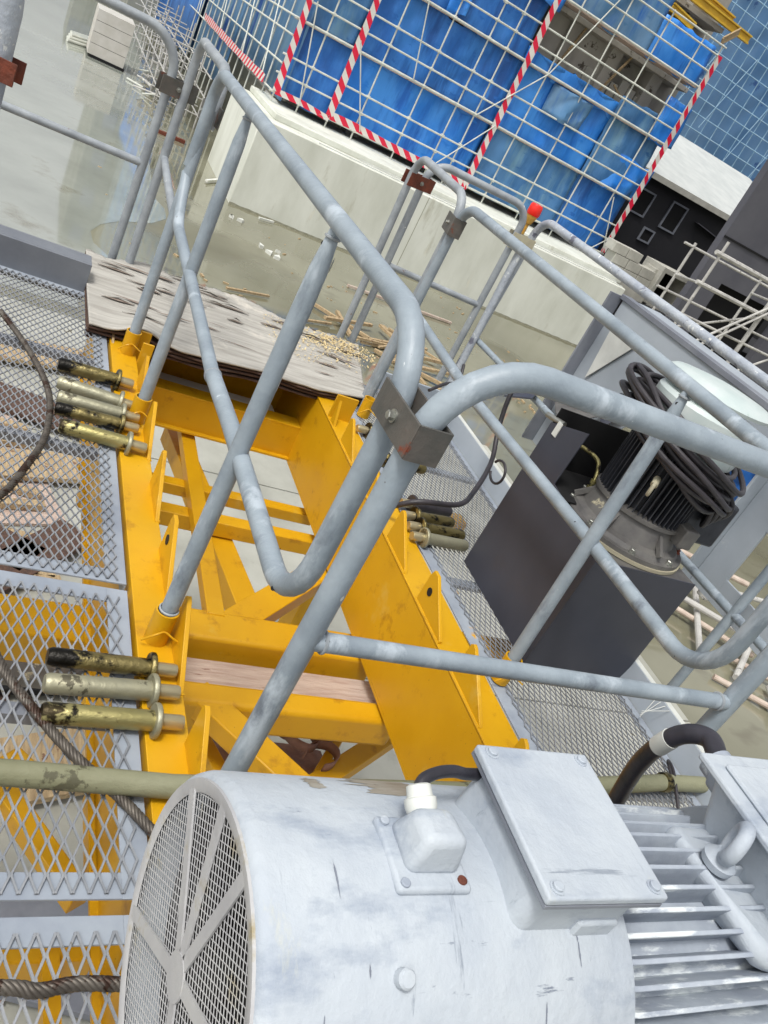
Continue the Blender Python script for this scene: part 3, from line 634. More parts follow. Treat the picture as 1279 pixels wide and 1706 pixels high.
MB().bar((2.1, -.99, -.50), (1.35, -1.60, -.50), .11, .08).build('brace_bar', Yw, fr, bevel=.006)
MB().bar((2.34, -1.84, -.9), (2.1, -1.66, -.92), .045, .04).build('brace_bar', Yw, fr, bevel=.004)
MB().bar((2.45, -2.25, -.88), (1.95, -1.45, -.95), .09, .07).build('brace_bar', Yw, fr, bevel=.004)
MB().bar((2.3, -1.05, -.75), (1.7, -1.25, -.75), .06, .05).build('brace_bar', Yw, fr, bevel=.004)
MB().bar((2.3, -2.4, -1.0), (1.6, -1.6, -1.05), .10, .07).build('brace_bar', Yw, fr, bevel=.004)
# lower frame under the left platform
for (x0, x1, z0, z1) in ((2.24, 2.43, -.60, -.45), (1.13, 1.2, -.55, -.45), (.6, .7, -.55, -.45)):
    MB().box(x0, x1, YL1, 1.6, z0, z1).build('outrigger', Yw, fr, bevel=.006)
MB().bar((1.75, -.30, -.48), (1.3, -.58, -.48), .06, .06).build('brace_bar', Yw, fr, bevel=.004)
MB().bar((1.75, -.44, -.5), (1.45, -.1, -.5), .09, .07).build('brace_bar', Yw, fr, bevel=.004)
MB().bar((1.62, -.6, -.45), (1.35, -.6, -.45), .012, .07).build('brace_bar', Yw, fr)
MB().bar((1.14, -.5, -.45), (.6, -.52, -.45), .04, .04).build('brace_bar', Yw, fr)
MB().box(2.05, 2.12, YL1, .6, -.5, -.46).build('outrigger', X['flange'], fr)

MB().box(.55, 4.5, 1.05, 1.2, -.5, -.02).build('side_girder', Yw, fr)
for xx in (1.2, 2.2, 3.2): MB().box(xx, xx+.09, -2.5, YR0, -.30, -.16).build('outrigger', Yw, fr, bevel=.004)
MB().box(.6, 1.5, -2.3, -1.9, -.34, -.30).build('plate', Yw, fr)
for a in ((.3, 1.12), (.3, -2.45), (4.2, 1.12), (4.2, -2.45)): MB().box(a[0]-.09, a[0]+.09, a[1]-.09, a[1]+.09, GZ, -.436).build('leg', Yw, fr, bevel=.006)
# sockets for posts
def socket(x, y, pin=True, h=.11):
    MB().lathe([(0, .034), (h, .034), (h, .0285), (h-.02, .0285)], (x, y, 0), (0, 0, 1), 20, False).build('socket', Yw, fr)
    if pin:
        MB().tube(spline([(x-.034, y+.05, .02), (x-.045, y+.02, .055), (x-.036, y-.005, .06), (x-.045, y-.03, .05), (x-.05, y-.06, .035)], 5), .003, 6).build('cotter_pin', Yw, fr)
for p in ((1.80, -.665), (3.07, -.685), (3.70, -.685)): socket(*p)
for p in ((1.84, -1.93), (3.80, -1.965)): socket(*p)
# timber between
tag(MB().box(2.16, 2.31, -1.80, -.62, -.61, -.52).build('timber_plank', X['oldwood'], bevel=.004), 'weathered pinkish plank wedged between the two yellow cross beams', 'plank')
tag(MB().box(4.06, 4.14, -1.60, -.72, -.30, -.24).build('pale_batten', X['sheetwhite'], bevel=.003), 'whitish batten lying along the far yellow end beam', 'batten')
tag(MB().tube(spline([(4.08, -1.60, -.25), (4.03, -1.66, -.27), (3.99, -1.67, -.36), (3.98, -1.67, -.43)], 6), .005, 8).build('thin_cable', X['rubber']), 'thin dark cable end hanging off the whitish batten', 'cable')
# pale panels on pad seen through bay + clutter under the left grating
def lay(x0, x1, y0, y1, z, name, m_, lb, cat, rz=0, th=.03, grp=None):
    c_ = V(((x0+x1)/2, (y0+y1)/2, 0)); R_ = Matrix.Rotation(rz, 3, 'Z')
    p = [R_ @ (V(q)-c_)+c_ for q in ((x0, y0, 0), (x1, y0, 0), (x1, y1, 0), (x0, y1, 0))]
    return tag(MB().prism([q+V((0, 0, z)) for q in p], (0, 0, th)).build(name, m_, bevel=.003), lb, cat, grp)
lay(6.2, 8.4, -.9, .3, GZ+.04, 'ply_board', X['oldwood'], 'brown board on the slabs under the far left grating', 'board', .3, .03, None)
lay(4.2, 5.3, -.9, -.2, GZ+.04, 'ply_board', X['plyedge'], 'dark brown board under the middle of the left grating', 'board', -.2, .03)
lay(2.2, 3.6, -.8, .4, GZ+.04, 'ply_board', X['oldwood'], 'pinkish grey board on the slabs under the near left grating', 'board', .15, .03)
lay(.6, 1.6, -.9, .1, GZ+.04, 'ply_board', X['plyedge'], 'dark board on the slabs under the nearest left grating', 'board', .1, .03)
for (x0, x1, y0, y1, rz, m_, lb) in ((9.2, 9.75, -1.9, .9, .25, 'wood', 'wide tan plank across the slabs under the far left grating'), (8.1, 8.6, -1.6, .6, -.2, 'plyedge', 'dark brown plank beside the tan one under the far left grating'), (6.9, 7.35, -1.8, .4, .3, 'wood', 'second tan plank on the slabs under the left grating'), (5.9, 6.3, -1.0, .5, -.5, 'plyedge', 'short dark plank under the left grating'), (5.2, 5.55, -1.7, .6, .9, 'plyedge', 'slanted dark plank under the left grating'), (4.3, 4.9, -1.6, .2, .1, 'void', 'black sheet standing in for dark gaps under the near left grating'), (3.3, 3.8, -1.5, .5, .3, 'wood', 'tan plank under the near left grating'), (2.4, 3.0, -1.5, .3, -.3, 'greyd', 'grey sheet under the near left grating')):  # the void-coloured sheet stands in for shaded gaps in the clutter
    lay(x0, x1, y0, y1, GZ+.10, 'ground_plank', X[m_], lb, 'plank', rz, .05)
for k in range(9): lay(5.0+.35*k, 5.06+.35*k+.03, -1.2+.05*k, .5-.1*k, GZ+.08, 'timber_batten', X['wood'], 'tan batten on the slabs seen through the left grating', 'batten', .25*math.sin(k*2), .06, 'battens under the left grating')
for k in range(5): lay(4.5+.5*k, 6.6+.5*k, -4.6-.2*k, -4.5-.2*k, GZ+.06, 'timber_batten', X['wood'], 'pale batten on the slabs seen through the right grating', 'batten', -.5+.15*k, .06, 'battens under the right grating')

# bag and straps
t = thing('strap_bag', (2.6, -1.35, -1.3), 'dusty brown bag with leather straps under the near cross beam', 'bag')
MB().grid(lambda u, v: V((2.02+.42*u, -1.80+.62*v, -.98+.05*noise.noise(V((u*4, v*4, 1)))-.12*(2*u-1)**2)), 14, 14).build('bag_body', X['redbrown'], t, solid=.05)
for k, (cx_, cy_, rr_) in enumerate(((2.36, -1.56, .06), (2.30, -1.63, .08), (2.33, -1.74, .06), (2.2, -1.70, .07))):
    MB().grid(lambda u, v: V((cx_+rr_*math.cos(u*4.6+k), cy_+rr_*math.sin(u*4.6+k), -.90+.05*v+.02*math.sin(u*5))), 16, 1).build('strap', X['redbrown'], t, solid=.006)
tag(MB().bar((2.42, -1.62, -.86), (2.33, -1.86, -.86), .035, .02).build('steel_strip', X['zinc'], bevel=.002), 'short bare steel strip above the leather straps', 'strip')

# ------------------------------------------------------------ expanded metal
def expanded(mb, x0, x1, y0, y1, dx, dy, wd, th, f=None, clip=None, bl=.1, jit=0.0, tilt=0.002):
    f = f or (lambda p: p)
    nx, ny = int((x1-x0)/(dx/2)), int((y1-y0)/(dy/2))
    for i in range(nx):
        for j in range(ny+1):
            if (i+j) % 2: continue
            xa = x0+i*dx/2; ya = y0+j*dy/2; xb = xa+dx/2
            for s_ in (-1, 1):
                yb = ya+s_*dy/2
                if yb < y0-1e-6 or yb > y1+1e-6: continue
                if clip and not (clip(xa, ya) and clip(xb, yb)): continue
                e = bl*dx/2
                P = [V((xa-.0004, ya+s_*wd*.28, -tilt)), V((xa+e, ya+s_*wd*.4, -tilt*.6)), V((xb-e, yb-s_*wd*.4, tilt*.6)), V((xb+.0004, yb-s_*wd*.28, tilt))]
                prev = None
                for q in P:
                    hw = wd/2
                    r_ = [mb.bm.verts.new(f(q+V(k))) for k in ((0, -hw, 0), (0, hw, 0), (0, hw*.8, th), (0, -hw*.8, th))]
                    if prev:
                        for k in range(4): mb.face([prev[k], prev[(k+1) % 4], r_[(k+1) % 4], r_[k]])
                    prev = r_
    return mb
G = X['grate']; DG = X['deckgrey']
def up(z): return lambda p: p+V((0, 0, z))
# left platform
lp = thing('left_platform', (2.5, -.1, -.05), 'left walkway platform of grey expanded metal grating in a flat steel frame', 'platform')
MB().box(.3, .955, -.60, .95, -.05, -.006).build('tmp', DG) if False else None
for (x0, x1) in ((.1, .975), (1.01, 2.0), (2.03, 4.28)):
    MB().box(x0, x1, -.597, -.535, -.012, -.006).build('frame_strip', DG, lp, bevel=.001)
    MB().box(x0, x0+.06, -.535, .95, -.012, -.006).build('frame_strip', DG, lp, bevel=.001)
    MB().box(x1-.06, x1, -.535, .95, -.012, -.006).build('frame_strip', DG, lp, bevel=.001)
    MB().box(x0, x1, -.597, -.592, -.06, -.013).build('frame_edge', DG, lp)
    for k in range(1, int((x1-x0)/.8)+1):
        xx = x0+(x1-x0)*k/(int((x1-x0)/.8)+1)
        MB().box(xx-.02, xx+.02, -.535, .95, -.045, -.013).build('cross_bar', X['greyd'], lp)
expanded(MB(), .12, .962, -.57, .55, .086, .037, .0062, .004, up(-.003)).build('grating', G, lp, ang=60)
expanded(MB(), 1.02, 1.985, -.57, .55, .078, .034, .0056, .004, up(-.003)).build('grating', G, lp, ang=60)
expanded(MB(), 2.04, 4.26, -.57, .62, .058, .031, .0052, .004, up(-.003)).build('grating', G, lp, ang=60)
MB().box(4.28, 4.30, -.50, .95, -.05, .14).build('toe_board', X['toe'], lp, bevel=.002)
MB().box(4.30, 4.42, -.50, .95, .128, .14).build('toe_board', X['toe'], lp, bevel=.002)
# right platform
rp = thing('right_platform', (2.6, -2.3, -.05), 'right walkway platform of fine expanded metal with a grey outer toe board', 'platform')
MB().box(.7, 4.3, -1.965, -1.888, -.012, -.006).build('frame_strip', DG, rp, bevel=.001)
MB().box(.7, 4.3, -2.595, -2.54, -.012, -.006).build('frame_strip', DG, rp, bevel=.001)
for xx in (.7, 1.36, 2.4, 3.4, 4.24): MB().box(xx, xx+.05, -2.54, -1.965, -.03, -.013).build('cross_bar', DG, rp)
expanded(MB(), .74, 4.28, -2.56, -1.93, .052, .026, .0042, .0035, up(-.003)).build('grating', G, rp, ang=60)
MB().prism([(.6, -2.60, -.04), (4.32, -2.60, -.04), (4.32, -2.625, .10), (.6, -2.625, .10)], (0, -.006, 0)).build('toe_board', X['grey'], rp, bevel=.001)
MB().box(.6, 4.32, -2.66, -2.632, .094, .1).build('toe_board', X['white'], rp)
MB().box(4.30, 4.32, -2.63, -2.2, -.04, .1).build('toe_board', X['grey'], rp, bevel=.002)
# plywood stack
t = thing('plywood_stack', (4.3, -1.3, .02), 'weathered delaminating plywood sheets across the far end of the frame', 'plywood')
NE = [(-.50, 3.77), (-.70, 3.775), (-1.2, 3.82), (-1.7, 3.86), (-1.99, 3.90), (-2.02, 3.96)]
FE = [(-.50, 4.74), (-.62, 4.72), (-.80, 4.86), (-1.1, 4.80), (-1.4, 4.86), (-1.7, 4.74), (-2.0, 4.80), (-2.2, 4.78)]
def ip(L, y):
    for (a, b), (c_, d) in zip(L, L[1:]):
        if c_ <= y <= a: return b+(d-b)*(a-y)/(a-c_)
    return L[-1][1] if y < L[-1][0] else L[0][1]
for k in range(4):
    z = .008+.013*k; sh = (3-k)*.01
    def fn(u, v, k=k, z=z, sh=sh):
        y = -.50-(1.50+.22*v)*u
        a = ip(NE, y)+sh*.6+.012*noise.noise(V((y*9, k*5, 0))); b = ip(FE, y)-.02*(3-k)*.3+.05*noise.noise(V((y*5, k*3, 7)))+.035*noise.noise(V((y*22, k*3, 7)))+.02*noise.noise(V((y*60, k*3, 2)))
        x = a+(b-a)*v
        wv = .018*noise.noise(V((x*1.3, y*2.2, k*.3)))+.03*max(0, (.1-v))*math.sin(y*9+1)
        if v < .06 and k < 3: wv -= .006*(3-k)
        gap = .04*math.exp(-((y+.74)/.09)**2)*max(0, 1-v*3)
        return V((x+ (gap*.6), y, z+wv+gap*(k-1)*.5))
    MB().grid(fn, 170, 40).build('ply_sheet', X['plywood'] if k == 3 else X['plyedge'], t, solid=-.009, ang=60)
def ptop(x, y): return .064+.018*noise.noise(V((x*1.3, y*2.2, .9)))
for k in range(48):
    y = random.uniform(-2.1, -.55); x = ip(NE, y)+.04+(ip(FE, y)-ip(NE, y)-.08)*(random.random()**.55)
    L, W_ = random.uniform(.07, .26), random.uniform(.006, .03); a = random.uniform(-.14, .14)-H
    d = V((math.cos(a), math.sin(a), 0)); n_ = V((-d.y, d.x, 0)); lift = random.uniform(.004, .02); z = ptop(x, y)+.0015
    tri = [V((x, y, z)), V((x, y, z))+d*L*.6+n_*W_*.7, V((x, y, z))+d*L, V((x, y, z))+d*L*.5-n_*W_*.25]
    MB().prism(tri, (0, 0, .0006)).build('split', X['plysplit'], t)
    if k % 2 == 0:
        m = MB(); m.grid(lambda u, v: V((x, y, z+.001))+d*L*u+n_*(W_*(.2+v*1.6)*(1-abs(u-.5)*1.6)+.004)+V((0, 0, lift*(1-v)*(1-abs(2*u-1)))), 8, 3)
        m.build('peeled_flake', X['plywood'], t, solid=.0012, ang=60)
m = MB()
for k in range(620):
    a = random.gauss(0, 1); b = random.gauss(0, 1); x = 4.58+.10*a; y = -2.0+.15*b
    if x > 4.72: continue
    z = .07+.02*math.exp(-(a*a+b*b)/2)*random.random(); s_ = random.uniform(.004, .009)
    c_ = V((x, y, z)); d = V((random.uniform(-1, 1), random.uniform(-1, 1), random.uniform(-.5, .5))).normalized(); m.bar(c_-d*s_, c_+d*s_, s_*.9, s_*.4)
for k in range(180):
    x = random.uniform(4.15, 4.7); y = random.uniform(-1.9, -1.5); s_ = random.uniform(.003, .006); c_ = V((x, y, .07)); d = V((random.uniform(-1, 1), random.uniform(-1, 1), 0)).normalized(); m.bar(c_-d*s_, c_+d*s_, s_, s_*.4)
tag(m.build('sawdust', X['sawdust'], flat=True), 'pale sawdust and wood chips spilled on the plywood corner', 'sawdust', kind='stuff')
tag(MB().bar((3.60, -.625, -.1), (3.86, -.62, .02), .01, .05).build('wood_sliver', X['wood']), 'thin pinkish sliver standing beside the left yellow socket under the plywood', 'sliver')

# ------------------------------------------------------------ guard rails
def rail(name, loc, lb): return thing(name, loc, lb, 'guard rail', 'tubular guard rails')
P = X['pipe']; PF = X['pipe_far']
R = .0245
# left long rail
t = rail('guard_rail', (2.4, -.69, 0), 'big grey guard rail along the left girder with a looped near end')
zt, zm, y = 1.252, .63, -.69
pts = [(3.74, y, .64), (3.80, y, .80), (3.80, y, 1.255), (1.228, y, zt+.005), (1.228, y, zm-.0), (1.62, y, .62), (2.1, y-.0, .60), (3.05, y, .635), (3.70, y, .645)]
MB().tube(rnd([(3.80, y, .86), (3.80, y, 1.255), (1.228, y, zt), (1.228, y, .62), (2.0, y, .615), (2.35, y, .60)], [0, .12, .17, .15, .05, 0]), R, 20).build('rail_frame', P, t)
MB().tube(rnd([(2.33, y, .60), (3.05, y, .635), (3.62, y, .66), (3.80, y, .83)], [0, .1, .2, 0]), R*.92, 16).build('mid_rail', P, t)
def post(x0, y0, z0, x1, y1, z1, t, m_=P, r=R, tap=True):
    a, b = V((x0, y0, z0)), V((x1, y1, z1)); n = 12
    MB().tube([a.lerp(b, k/n) for k in range(n+1)], r, 18, radii=[r]*(n-1)+([r*.95, r*.55] if tap else [r, r])).build('post', m_, t)
post(1.80, -.668, .01, 1.87, -.69, 1.235, t)
post(3.07, -.688, .01, 3.13, -.70, 1.235, t)
post(3.70, -.688, .01, 3.82, -.70, 1.1, t, tap=False)
MB().tube([(1.228, y, .9), (1.228, y, .02)], R, 18).build('post', P, t) if False else None
m = MB()
for p in ((1.868, -.672, 1.195), (3.128, -.685, 1.19), (2.33, -.668, .60), (1.30, -.668, .625)): m.lathe([(-.010, .0055), (-.0015, .0055)], V(p), (-.5, .8, .2), 10)
m.build('drill_hole', X['motor_dark'], t)
# near cross rail
t = rail('guard_rail', (1.12, -1.2, 0), 'thick grey guard rail crossing closest to the camera in front of the pale motor')
MB().tube(rnd([(1.125, -.692, .0), (1.12, -.690, 1.285), (1.12, -1.93, 1.285), (1.12, -1.91, .53)], [0, .17, .17, 0]), R*1.04, 22).build('rail_frame', P, t)
MB().tube([(1.12, -.70, .655), (1.12, -1.895, .66)], R*.84, 18, radii=None).build('mid_rail', P, t)
m = MB()
for p in ((1.105, -.725, .672), (1.105, -1.865, .675)): m.lathe([(-.008, .005), (-.002, .005)], V(p), (-.7, 0, .7), 10)
m.build('drill_hole', X['motor_dark'], t)
# right rail
t = rail('guard_rail', (2.5, -1.98, 0), 'grey guard rail along the right girder in front of the black cabinet')
y = -1.98
MB().tube(rnd([(3.86, y, .0), (3.86, y, 1.195), (1.25, y, 1.2), (1.25, y, .60), (2.0, y, .60), (3.0, y, .58), (3.84, y, .62)], [0, .13, .17, .16, .05, .05, 0]), R, 18).build('rail_frame', P, t)
post(1.84, -1.932, .02, 1.935, -1.975, 1.18, t)
m = MB()
for p in ((1.925, -1.955, 1.14), (1.36, -1.958, .60), (2.0, -1.958, .61)): m.lathe([(-.008, .005), (-.002, .005)], V(p), (-.6, .8, .1), 10)
m.build('drill_hole', X['motor_dark'], t)
def weld(name_t, c_, ax_, rr): MB().lathe([(-.004, rr), (-.002, rr+.0035), (.002, rr+.0035), (.004, rr)], c_, ax_, 20, False).build('weld_ring', X['pipe_far'], name_t)
rails = [o for o in C.objects if o.name.startswith('guard_rail') and o.parent is None]
weld(rails[0], (1.866, -.689, 1.215), (.07, -.02, 1), .0165); weld(rails[0], (3.126, -.70, 1.215), (.06, -.01, 1), .0165)
weld(rails[0], (2.33, -.69, .60), (1, 0, 0), R*.98); weld(rails[0], (1.803, -.668, .112), (0, 0, 1), R+.001)
weld(rails[1], (1.12, -.725, .655), (0, 1, 0), R*.86); weld(rails[1], (1.12, -1.868, .66), (0, 1, 0), R*.86)
weld(rails[2], (1.93, -1.973, 1.165), (.1, -.04, 1), .017)
def scrape(par, a, b, t0, t1, ang, wd_, rr, seed, m_='white'):
    a, b = V(a), V(b); d = (b-a).normalized(); u = d.cross(V((0, 0, 1))) if abs(d.z) < .9 else d.cross(V((1, 0, 0))); u.normalize(); w_ = d.cross(u)
    def fn(p, q):
        t_ = t0+(t1-t0)*p; h = wd_*(math.sin(math.pi*p)**.5)*(.55+.9*abs(noise.noise(V((p*7, seed, 0))))); g_ = ang+(q-.5)*h
        return a.lerp(b, t_)+(u*math.cos(g_)+w_*math.sin(g_))*(rr+.0005)
    MB().grid(fn, 26, 4).build('paint_scrape', X[m_], par)
PA, PB = (1.80, -.668, .01), (1.87, -.69, 1.235)
for k, (t0, t1, an, wd_) in enumerate(((.66, .74, 2.6, .5), (.75, .80, 2.9, .7), (.81, .90, 2.7, .45), (.68, .71, 3.3, .4), (.92, .95, 3.1, .5), (.30, .31, 2.7, .5), (.45, .455, 3.0, .5))): scrape(rails[0], PA, PB, t0, t1, an, wd_, R, k)
for k, (t0, t1, an, wd_) in enumerate(((.36, .372, 1.1, .6), (.62, .63, .6, .5), (.21, .22, .9, .6), (.8, .81, 1.3, .4))): scrape(rails[1], (1.125, -.692, 0), (1.12, -.69, 1.25), t0, t1, an+1.4, wd_, R*1.04, 20+k)
for k, (t0, t1, an, wd_) in enumerate(((.3, .33, 1.3, .4), (.55, .57, 1.8, .3), (.7, .76, 1.6, .2))): scrape(rails[0], (1.4, -.69, zt if False else 1.252), (3.6, -.69, 1.255), t0, t1, an, wd_, R, 40+k)
# far rails
t = rail('guard_rail', (4.3, -2.02, 0), 'short arched guard rail beyond the right end of the plywood, with rusty clamps')
MB().tube(rnd([(4.74, -2.06, .0), (4.74, -2.03, 1.235), (3.97, -2.02, 1.215), (3.94, -2.0, .0)], [0, .12, .12, 0]), R*.94, 14).build('rail_frame', PF, t)
t = rail('guard_rail', (4.8, -2.55, 0), 'far cross guard rail behind the red warning lamp')
MB().tube(rnd([(4.80, -2.17, .0), (4.80, -2.14, 1.235), (4.80, -2.87, 1.235), (4.80, -2.88, .0)], [0, .12, .12, 0]), R*.94, 14).build('rail_frame', PF, t)
MB().tube([(4.8, -2.15, .585), (4.8, -2.88, .57)], R*.8, 12).build('mid_rail', PF, t)
post(4.76, -2.955, .0, 4.80, -2.955, .97, t, X['pipe_worn'], tap=False)
t = rail('guard_rail', (3.2, -3.0, 0), 'peeling bluish guard rail on the outer right side above the grey girder')
MB().tube(rnd([(4.86, -3.0, -.1), (4.82, -3.0, 1.22), (1.0, -3.0, 1.2), (1.0, -3.0, -.1)], [0, .14, .15, 0]), R*1.05, 16).build('rail_frame', X['pipe_worn'], t)
MB().tube([(4.8, -3.0, .35), (3.4, -3.0, .39), (1.0, -3.0, .40)], R*.84, 12).build('mid_rail', P, t)
MB().tube([(2.0, -3.0, -.1), (2.0, -3.0, 1.18)], R*.9, 12).build('post', P, t)
t = rail('guard_rail', (4.8, 0, 0), 'far left guard rail running out of the left edge of the photo')
MB().tube(rnd([(4.80, -.645, .0), (4.80, -.65, 1.225), (4.80, 1.4, 1.22), (4.8, 1.4, 0)], [0, .18, .15, 0]), R*.96, 14).build('rail_frame', PF, t)
MB().tube([(4.8, -.64, .585), (4.8, 1.4, .59)], R*.84, 12).build('mid_rail', PF, t)
post(4.3, .40, 0, 4.3, .40, 1.5, t, X['pipe_worn'], r=.035, tap=False) if False else None
t = rail('guard_rail', (4.3, -.72, 0), 'short arched guard rail joining the far left corner to the long left rail')
MB().tube(rnd([(4.77, -.735, .0), (4.77, -.73, 1.262), (3.90, -.73, 1.255), (3.885, -.73, 1.02)], [0, .12, .12, 0]), R*.96, 14).build('rail_frame', PF, t)
MB().tube(rnd([(4.77, -.735, .66), (4.3, -.73, .62), (3.84, -.72, .60)], .1), R*.8, 12).build('mid_rail', PF, t)
t = rail('guard_rail', (2.06, .4, 0), 'pale scuffed rail post cut by the upper left corner of the photo')
MB().tube(rnd([(2.065, .048, 0), (2.065, .048, 1.46), (2.065, .9, 1.46), (2.065, .9, 0)], .12), .027, 18).build('rail_frame', X['pipe_worn'], t)
# clamps
def clamp(c_, a, b, wd, m_, lb, L=.15, hgt=.07, bolt=True):
    c_, a = V(c_), V(a).normalized(); up_ = V((0, 0, 1)); n_ = a.cross(up_).normalized()
    if n_.dot(V((0, 0, 1.6))-c_) < 0: n_ = -n_
    t = thing('pipe_clamp', c_, lb, 'clamp', 'steel pipe clamps')
    for s_ in (-1, 1):
        MB().bar(c_+n_*wd*s_-a*L/2, c_+n_*wd*s_+a*L/2, .005, hgt).build('clamp_plate', m_, t, bevel=.001)
    q = MB()
    MB().bar(c_+a*L/2*(1 if lb[0] != 'l' else -1)+n_*wd, c_+a*L/2*(1 if lb[0] != 'l' else -1)-n_*wd, .005, hgt).build('clamp_plate', m_, t)
    q.hexbolt(c_+n_*(wd+.002), n_, .0085, .014); q.build('bolt', X['zinc'], t, ang=25)
    return t
dd = V((-.108, -.0, 0))
clamp((1.168, -.6915, 1.125), (1.0, .03, .0), None, .032, X['clamp'], 'large brown steel clamp joining the two nearest guard rails', L=.168, hgt=.066)
clamp((4.79, -.69, 1.0), (.2, -1, 0), None, .032, X['clamp'], 'steel clamp on the paired posts at the far left corner', L=.19, hgt=.085)
clamp((3.86, -.715, 1.08), (1, .05, 0), None, .031, X['clamp'], 'small clamp at the far end of the long left rail', L=.13, hgt=.08)
clamp((4.77, -2.1, 1.10), (.35, -1, 0), None, .03, X['rust'], 'rusty clamp on the leftmost pair of far right posts', L=.2, hgt=.075)
clamp((3.90, -1.99, 1.08), (-1, .2, 0), None, .03, X['clamp'], 'rust stained clamp where the right rail meets the arched rail', L=.16, hgt=.09)
clamp((4.8, -2.92, 1.03), (0, -1, 0), None, .032, X['cream'], 'pale coated clamp just below the red warning lamp', L=.17, hgt=.1)
clamp((2.065, .05, 1.235), (.25, 1, 0), None, .032, X['rust'], 'rusty clamp on the scuffed post at the upper left corner', L=.10, hgt=.045)
# red lamp
t = thing('warning_lamp', (4.82, -2.93, 1.1), 'red warning lamp on an amber base at the far right rail corner', 'lamp')
MB().lathe([(0, .012), (.1, .012)], (4.84, -2.93, 1.08), (0, 0, 1), 12).build('stem', X['amber'], t)
MB().lathe([(0, .02), (.03, .03), (.045, .036), (.055, .036)], (4.84, -2.93, 1.15), (0, 0, 1), 24).build('lamp_base', X['amber'], t)
MB().lathe([(0, .040), (.015, .044), (.058, .042), (.07, .036), (.073, .02), (.073, 0)], (4.84, -2.93, 1.205), (0, 0, 1), 28).build('lamp_lens', X['red'], t)
for a in range(4): MB().box(4.84+.037*math.cos(a*H+.4)-.003, 4.84+.037*math.cos(a*H+.4)+.003, -2.93+.037*math.sin(a*H+.4)-.003, -2.93+.037*math.sin(a*H+.4)+.003, 1.22, 1.265).build('lamp_rib', X['red'], t)

# ------------------------------------------------------------ pins
def pin(x, y0, y1, m_, lb, r=.0265, z=.03, yaw=0, gp='steel pins on the left grating', s_=1):
    """pin lying along y, flange near y1, stub beyond"""
    L = abs(y1-y0); d = V((0, -1, 0)); d = Matrix.Rotation(yaw, 3, 'Z') @ d
    if s_ < 0: d = -d
    o = V((x, y0, z)); t = thing('steel_pin', (x, (y0+y1)/2, 0), lb, 'pin', gp)
    bl = L*.83
    MB().lathe([(0, r*.8), (.006, r*.93), (.012, r), (bl, r)], o, d, 28).build('shank', m_, t)
    MB().lathe([(0, r*1.62), (.004, r*1.72), (.012, r*1.72), (.015, r*1.62)], o+d*bl, d, 32).build('collar', m_ if m_ is not X['brass'] else X['brass3'], t, bevel=.001)
    MB().lathe([(0, r*.76), (L*.15+.01, r*.76), (L*.15+.016, r*.68)], o+d*(bl+.015), d, 24).build('stub', X['pinend'], t)
    return t
pin(1.645, -.365, -.675, X['brass2'], 'black greased steel pin, farthest of the three near ones on the left grating', yaw=.01, z=.031, r=.025)
pin(1.553, -.360, -.675, X['brass3'], 'plain zinc steel pin, middle of the three near ones on the left grating', yaw=.05)
pin(1.458, -.355, -.675, X['brass'], 'mottled golden steel pin, nearest of the three near ones on the left grating', yaw=.025)
pin(3.32, -.375, -.655, X['brass2'], 'greasy dark golden pin, farthest of the five by the far left post', yaw=-.0, r=.028)
pin(3.16, -.375, -.66, X['brass3'], 'dull grey pin, second from the far end of the far left row', yaw=-.12, r=.027)
pin(3.03, -.375, -.66, X['brass3'], 'pale zinc pin in the middle of the far left row', yaw=-.02, r=.026, z=.034)
pin(2.955, -.37, -.655, X['brass2'], 'dark oily pin pressed against the middle pin of the far left row', yaw=.0, r=.025, z=.026)
pin(2.825, -.385, -.675, X['brass'], 'golden mottled pin, nearest of the five in the far left row', yaw=-.05, r=.028)
g2 = 'steel pins on the right grating'
pin(2.93, -2.16, -1.90, X['rubber'], 'black greased pin, farthest of the four beside the right girder', yaw=.1, gp=g2, s_=-1)
pin(2.83, -2.13, -1.875, X['brass2'], 'dark oily pin, second farthest beside the right girder', yaw=.12, gp=g2, s_=-1)
pin(2.74, -2.15, -1.87, X['brass2'], 'brown oily pin, third of the four beside the right girder', yaw=.08, gp=g2, s_=-1)
pin(2.655, -2.13, -1.86, X['brass3'], 'brownish zinc pin, nearest of the four beside the right girder', yaw=.06, gp=g2, s_=-1)
pin(3.56, -2.15, -1.87, X['brass2'], 'golden pin partly hidden at the far end of the right girder', gp=g2, s_=-1)
pin(3.30, -2.16, -1.88, X['brass2'], 'golden pin half hidden behind the large brown clamp', gp=g2, s_=-1)
# ------------------------------------------------------------ ropes, cables, pole
def rope(pts, r, lb):
    pp = spline(pts, 14); m = MB(); L = 0; fr_ = []
    for i, p in enumerate(pp):
        if i: L += (p-pp[i-1]).length
        t_ = (pp[min(i+1, len(pp)-1)]-pp[max(i-1, 0)]).normalized(); u = t_.cross(V((0, 0, 1))).normalized(); fr_.append((p, u, t_.cross(u), L))
    # resample finely
    for k in range(6):
        q = []
        for (p, u, w_, l_), (p2, u2, w2, l2) in zip(fr_, fr_[1:]):
            for s_ in range(3):
                f = s_/3; a = 2*math.pi*((l_+(l2-l_)*f)/.075+k/6); c_ = p.lerp(p2, f)
                q.append(c_+(u*math.cos(a)+w_*math.sin(a))*r*.62)
        m.tube(q, r*.42, 6)
    m.tube(pp, r*.5, 6)
    return tag(m.build('wire_rope', X['rope'], ang=70), lb, 'wire rope', 'wire ropes on the left grating')
rope([(3.70, -.14, .014), (3.42, -.258, .014), (3.10, -.345, .014), (2.78, -.345, .014), (2.517, -.283, .014), (2.30, -.20, .014), (2.1, -.02, .014)], .0125, 'dark wire rope looping along the far left grating')
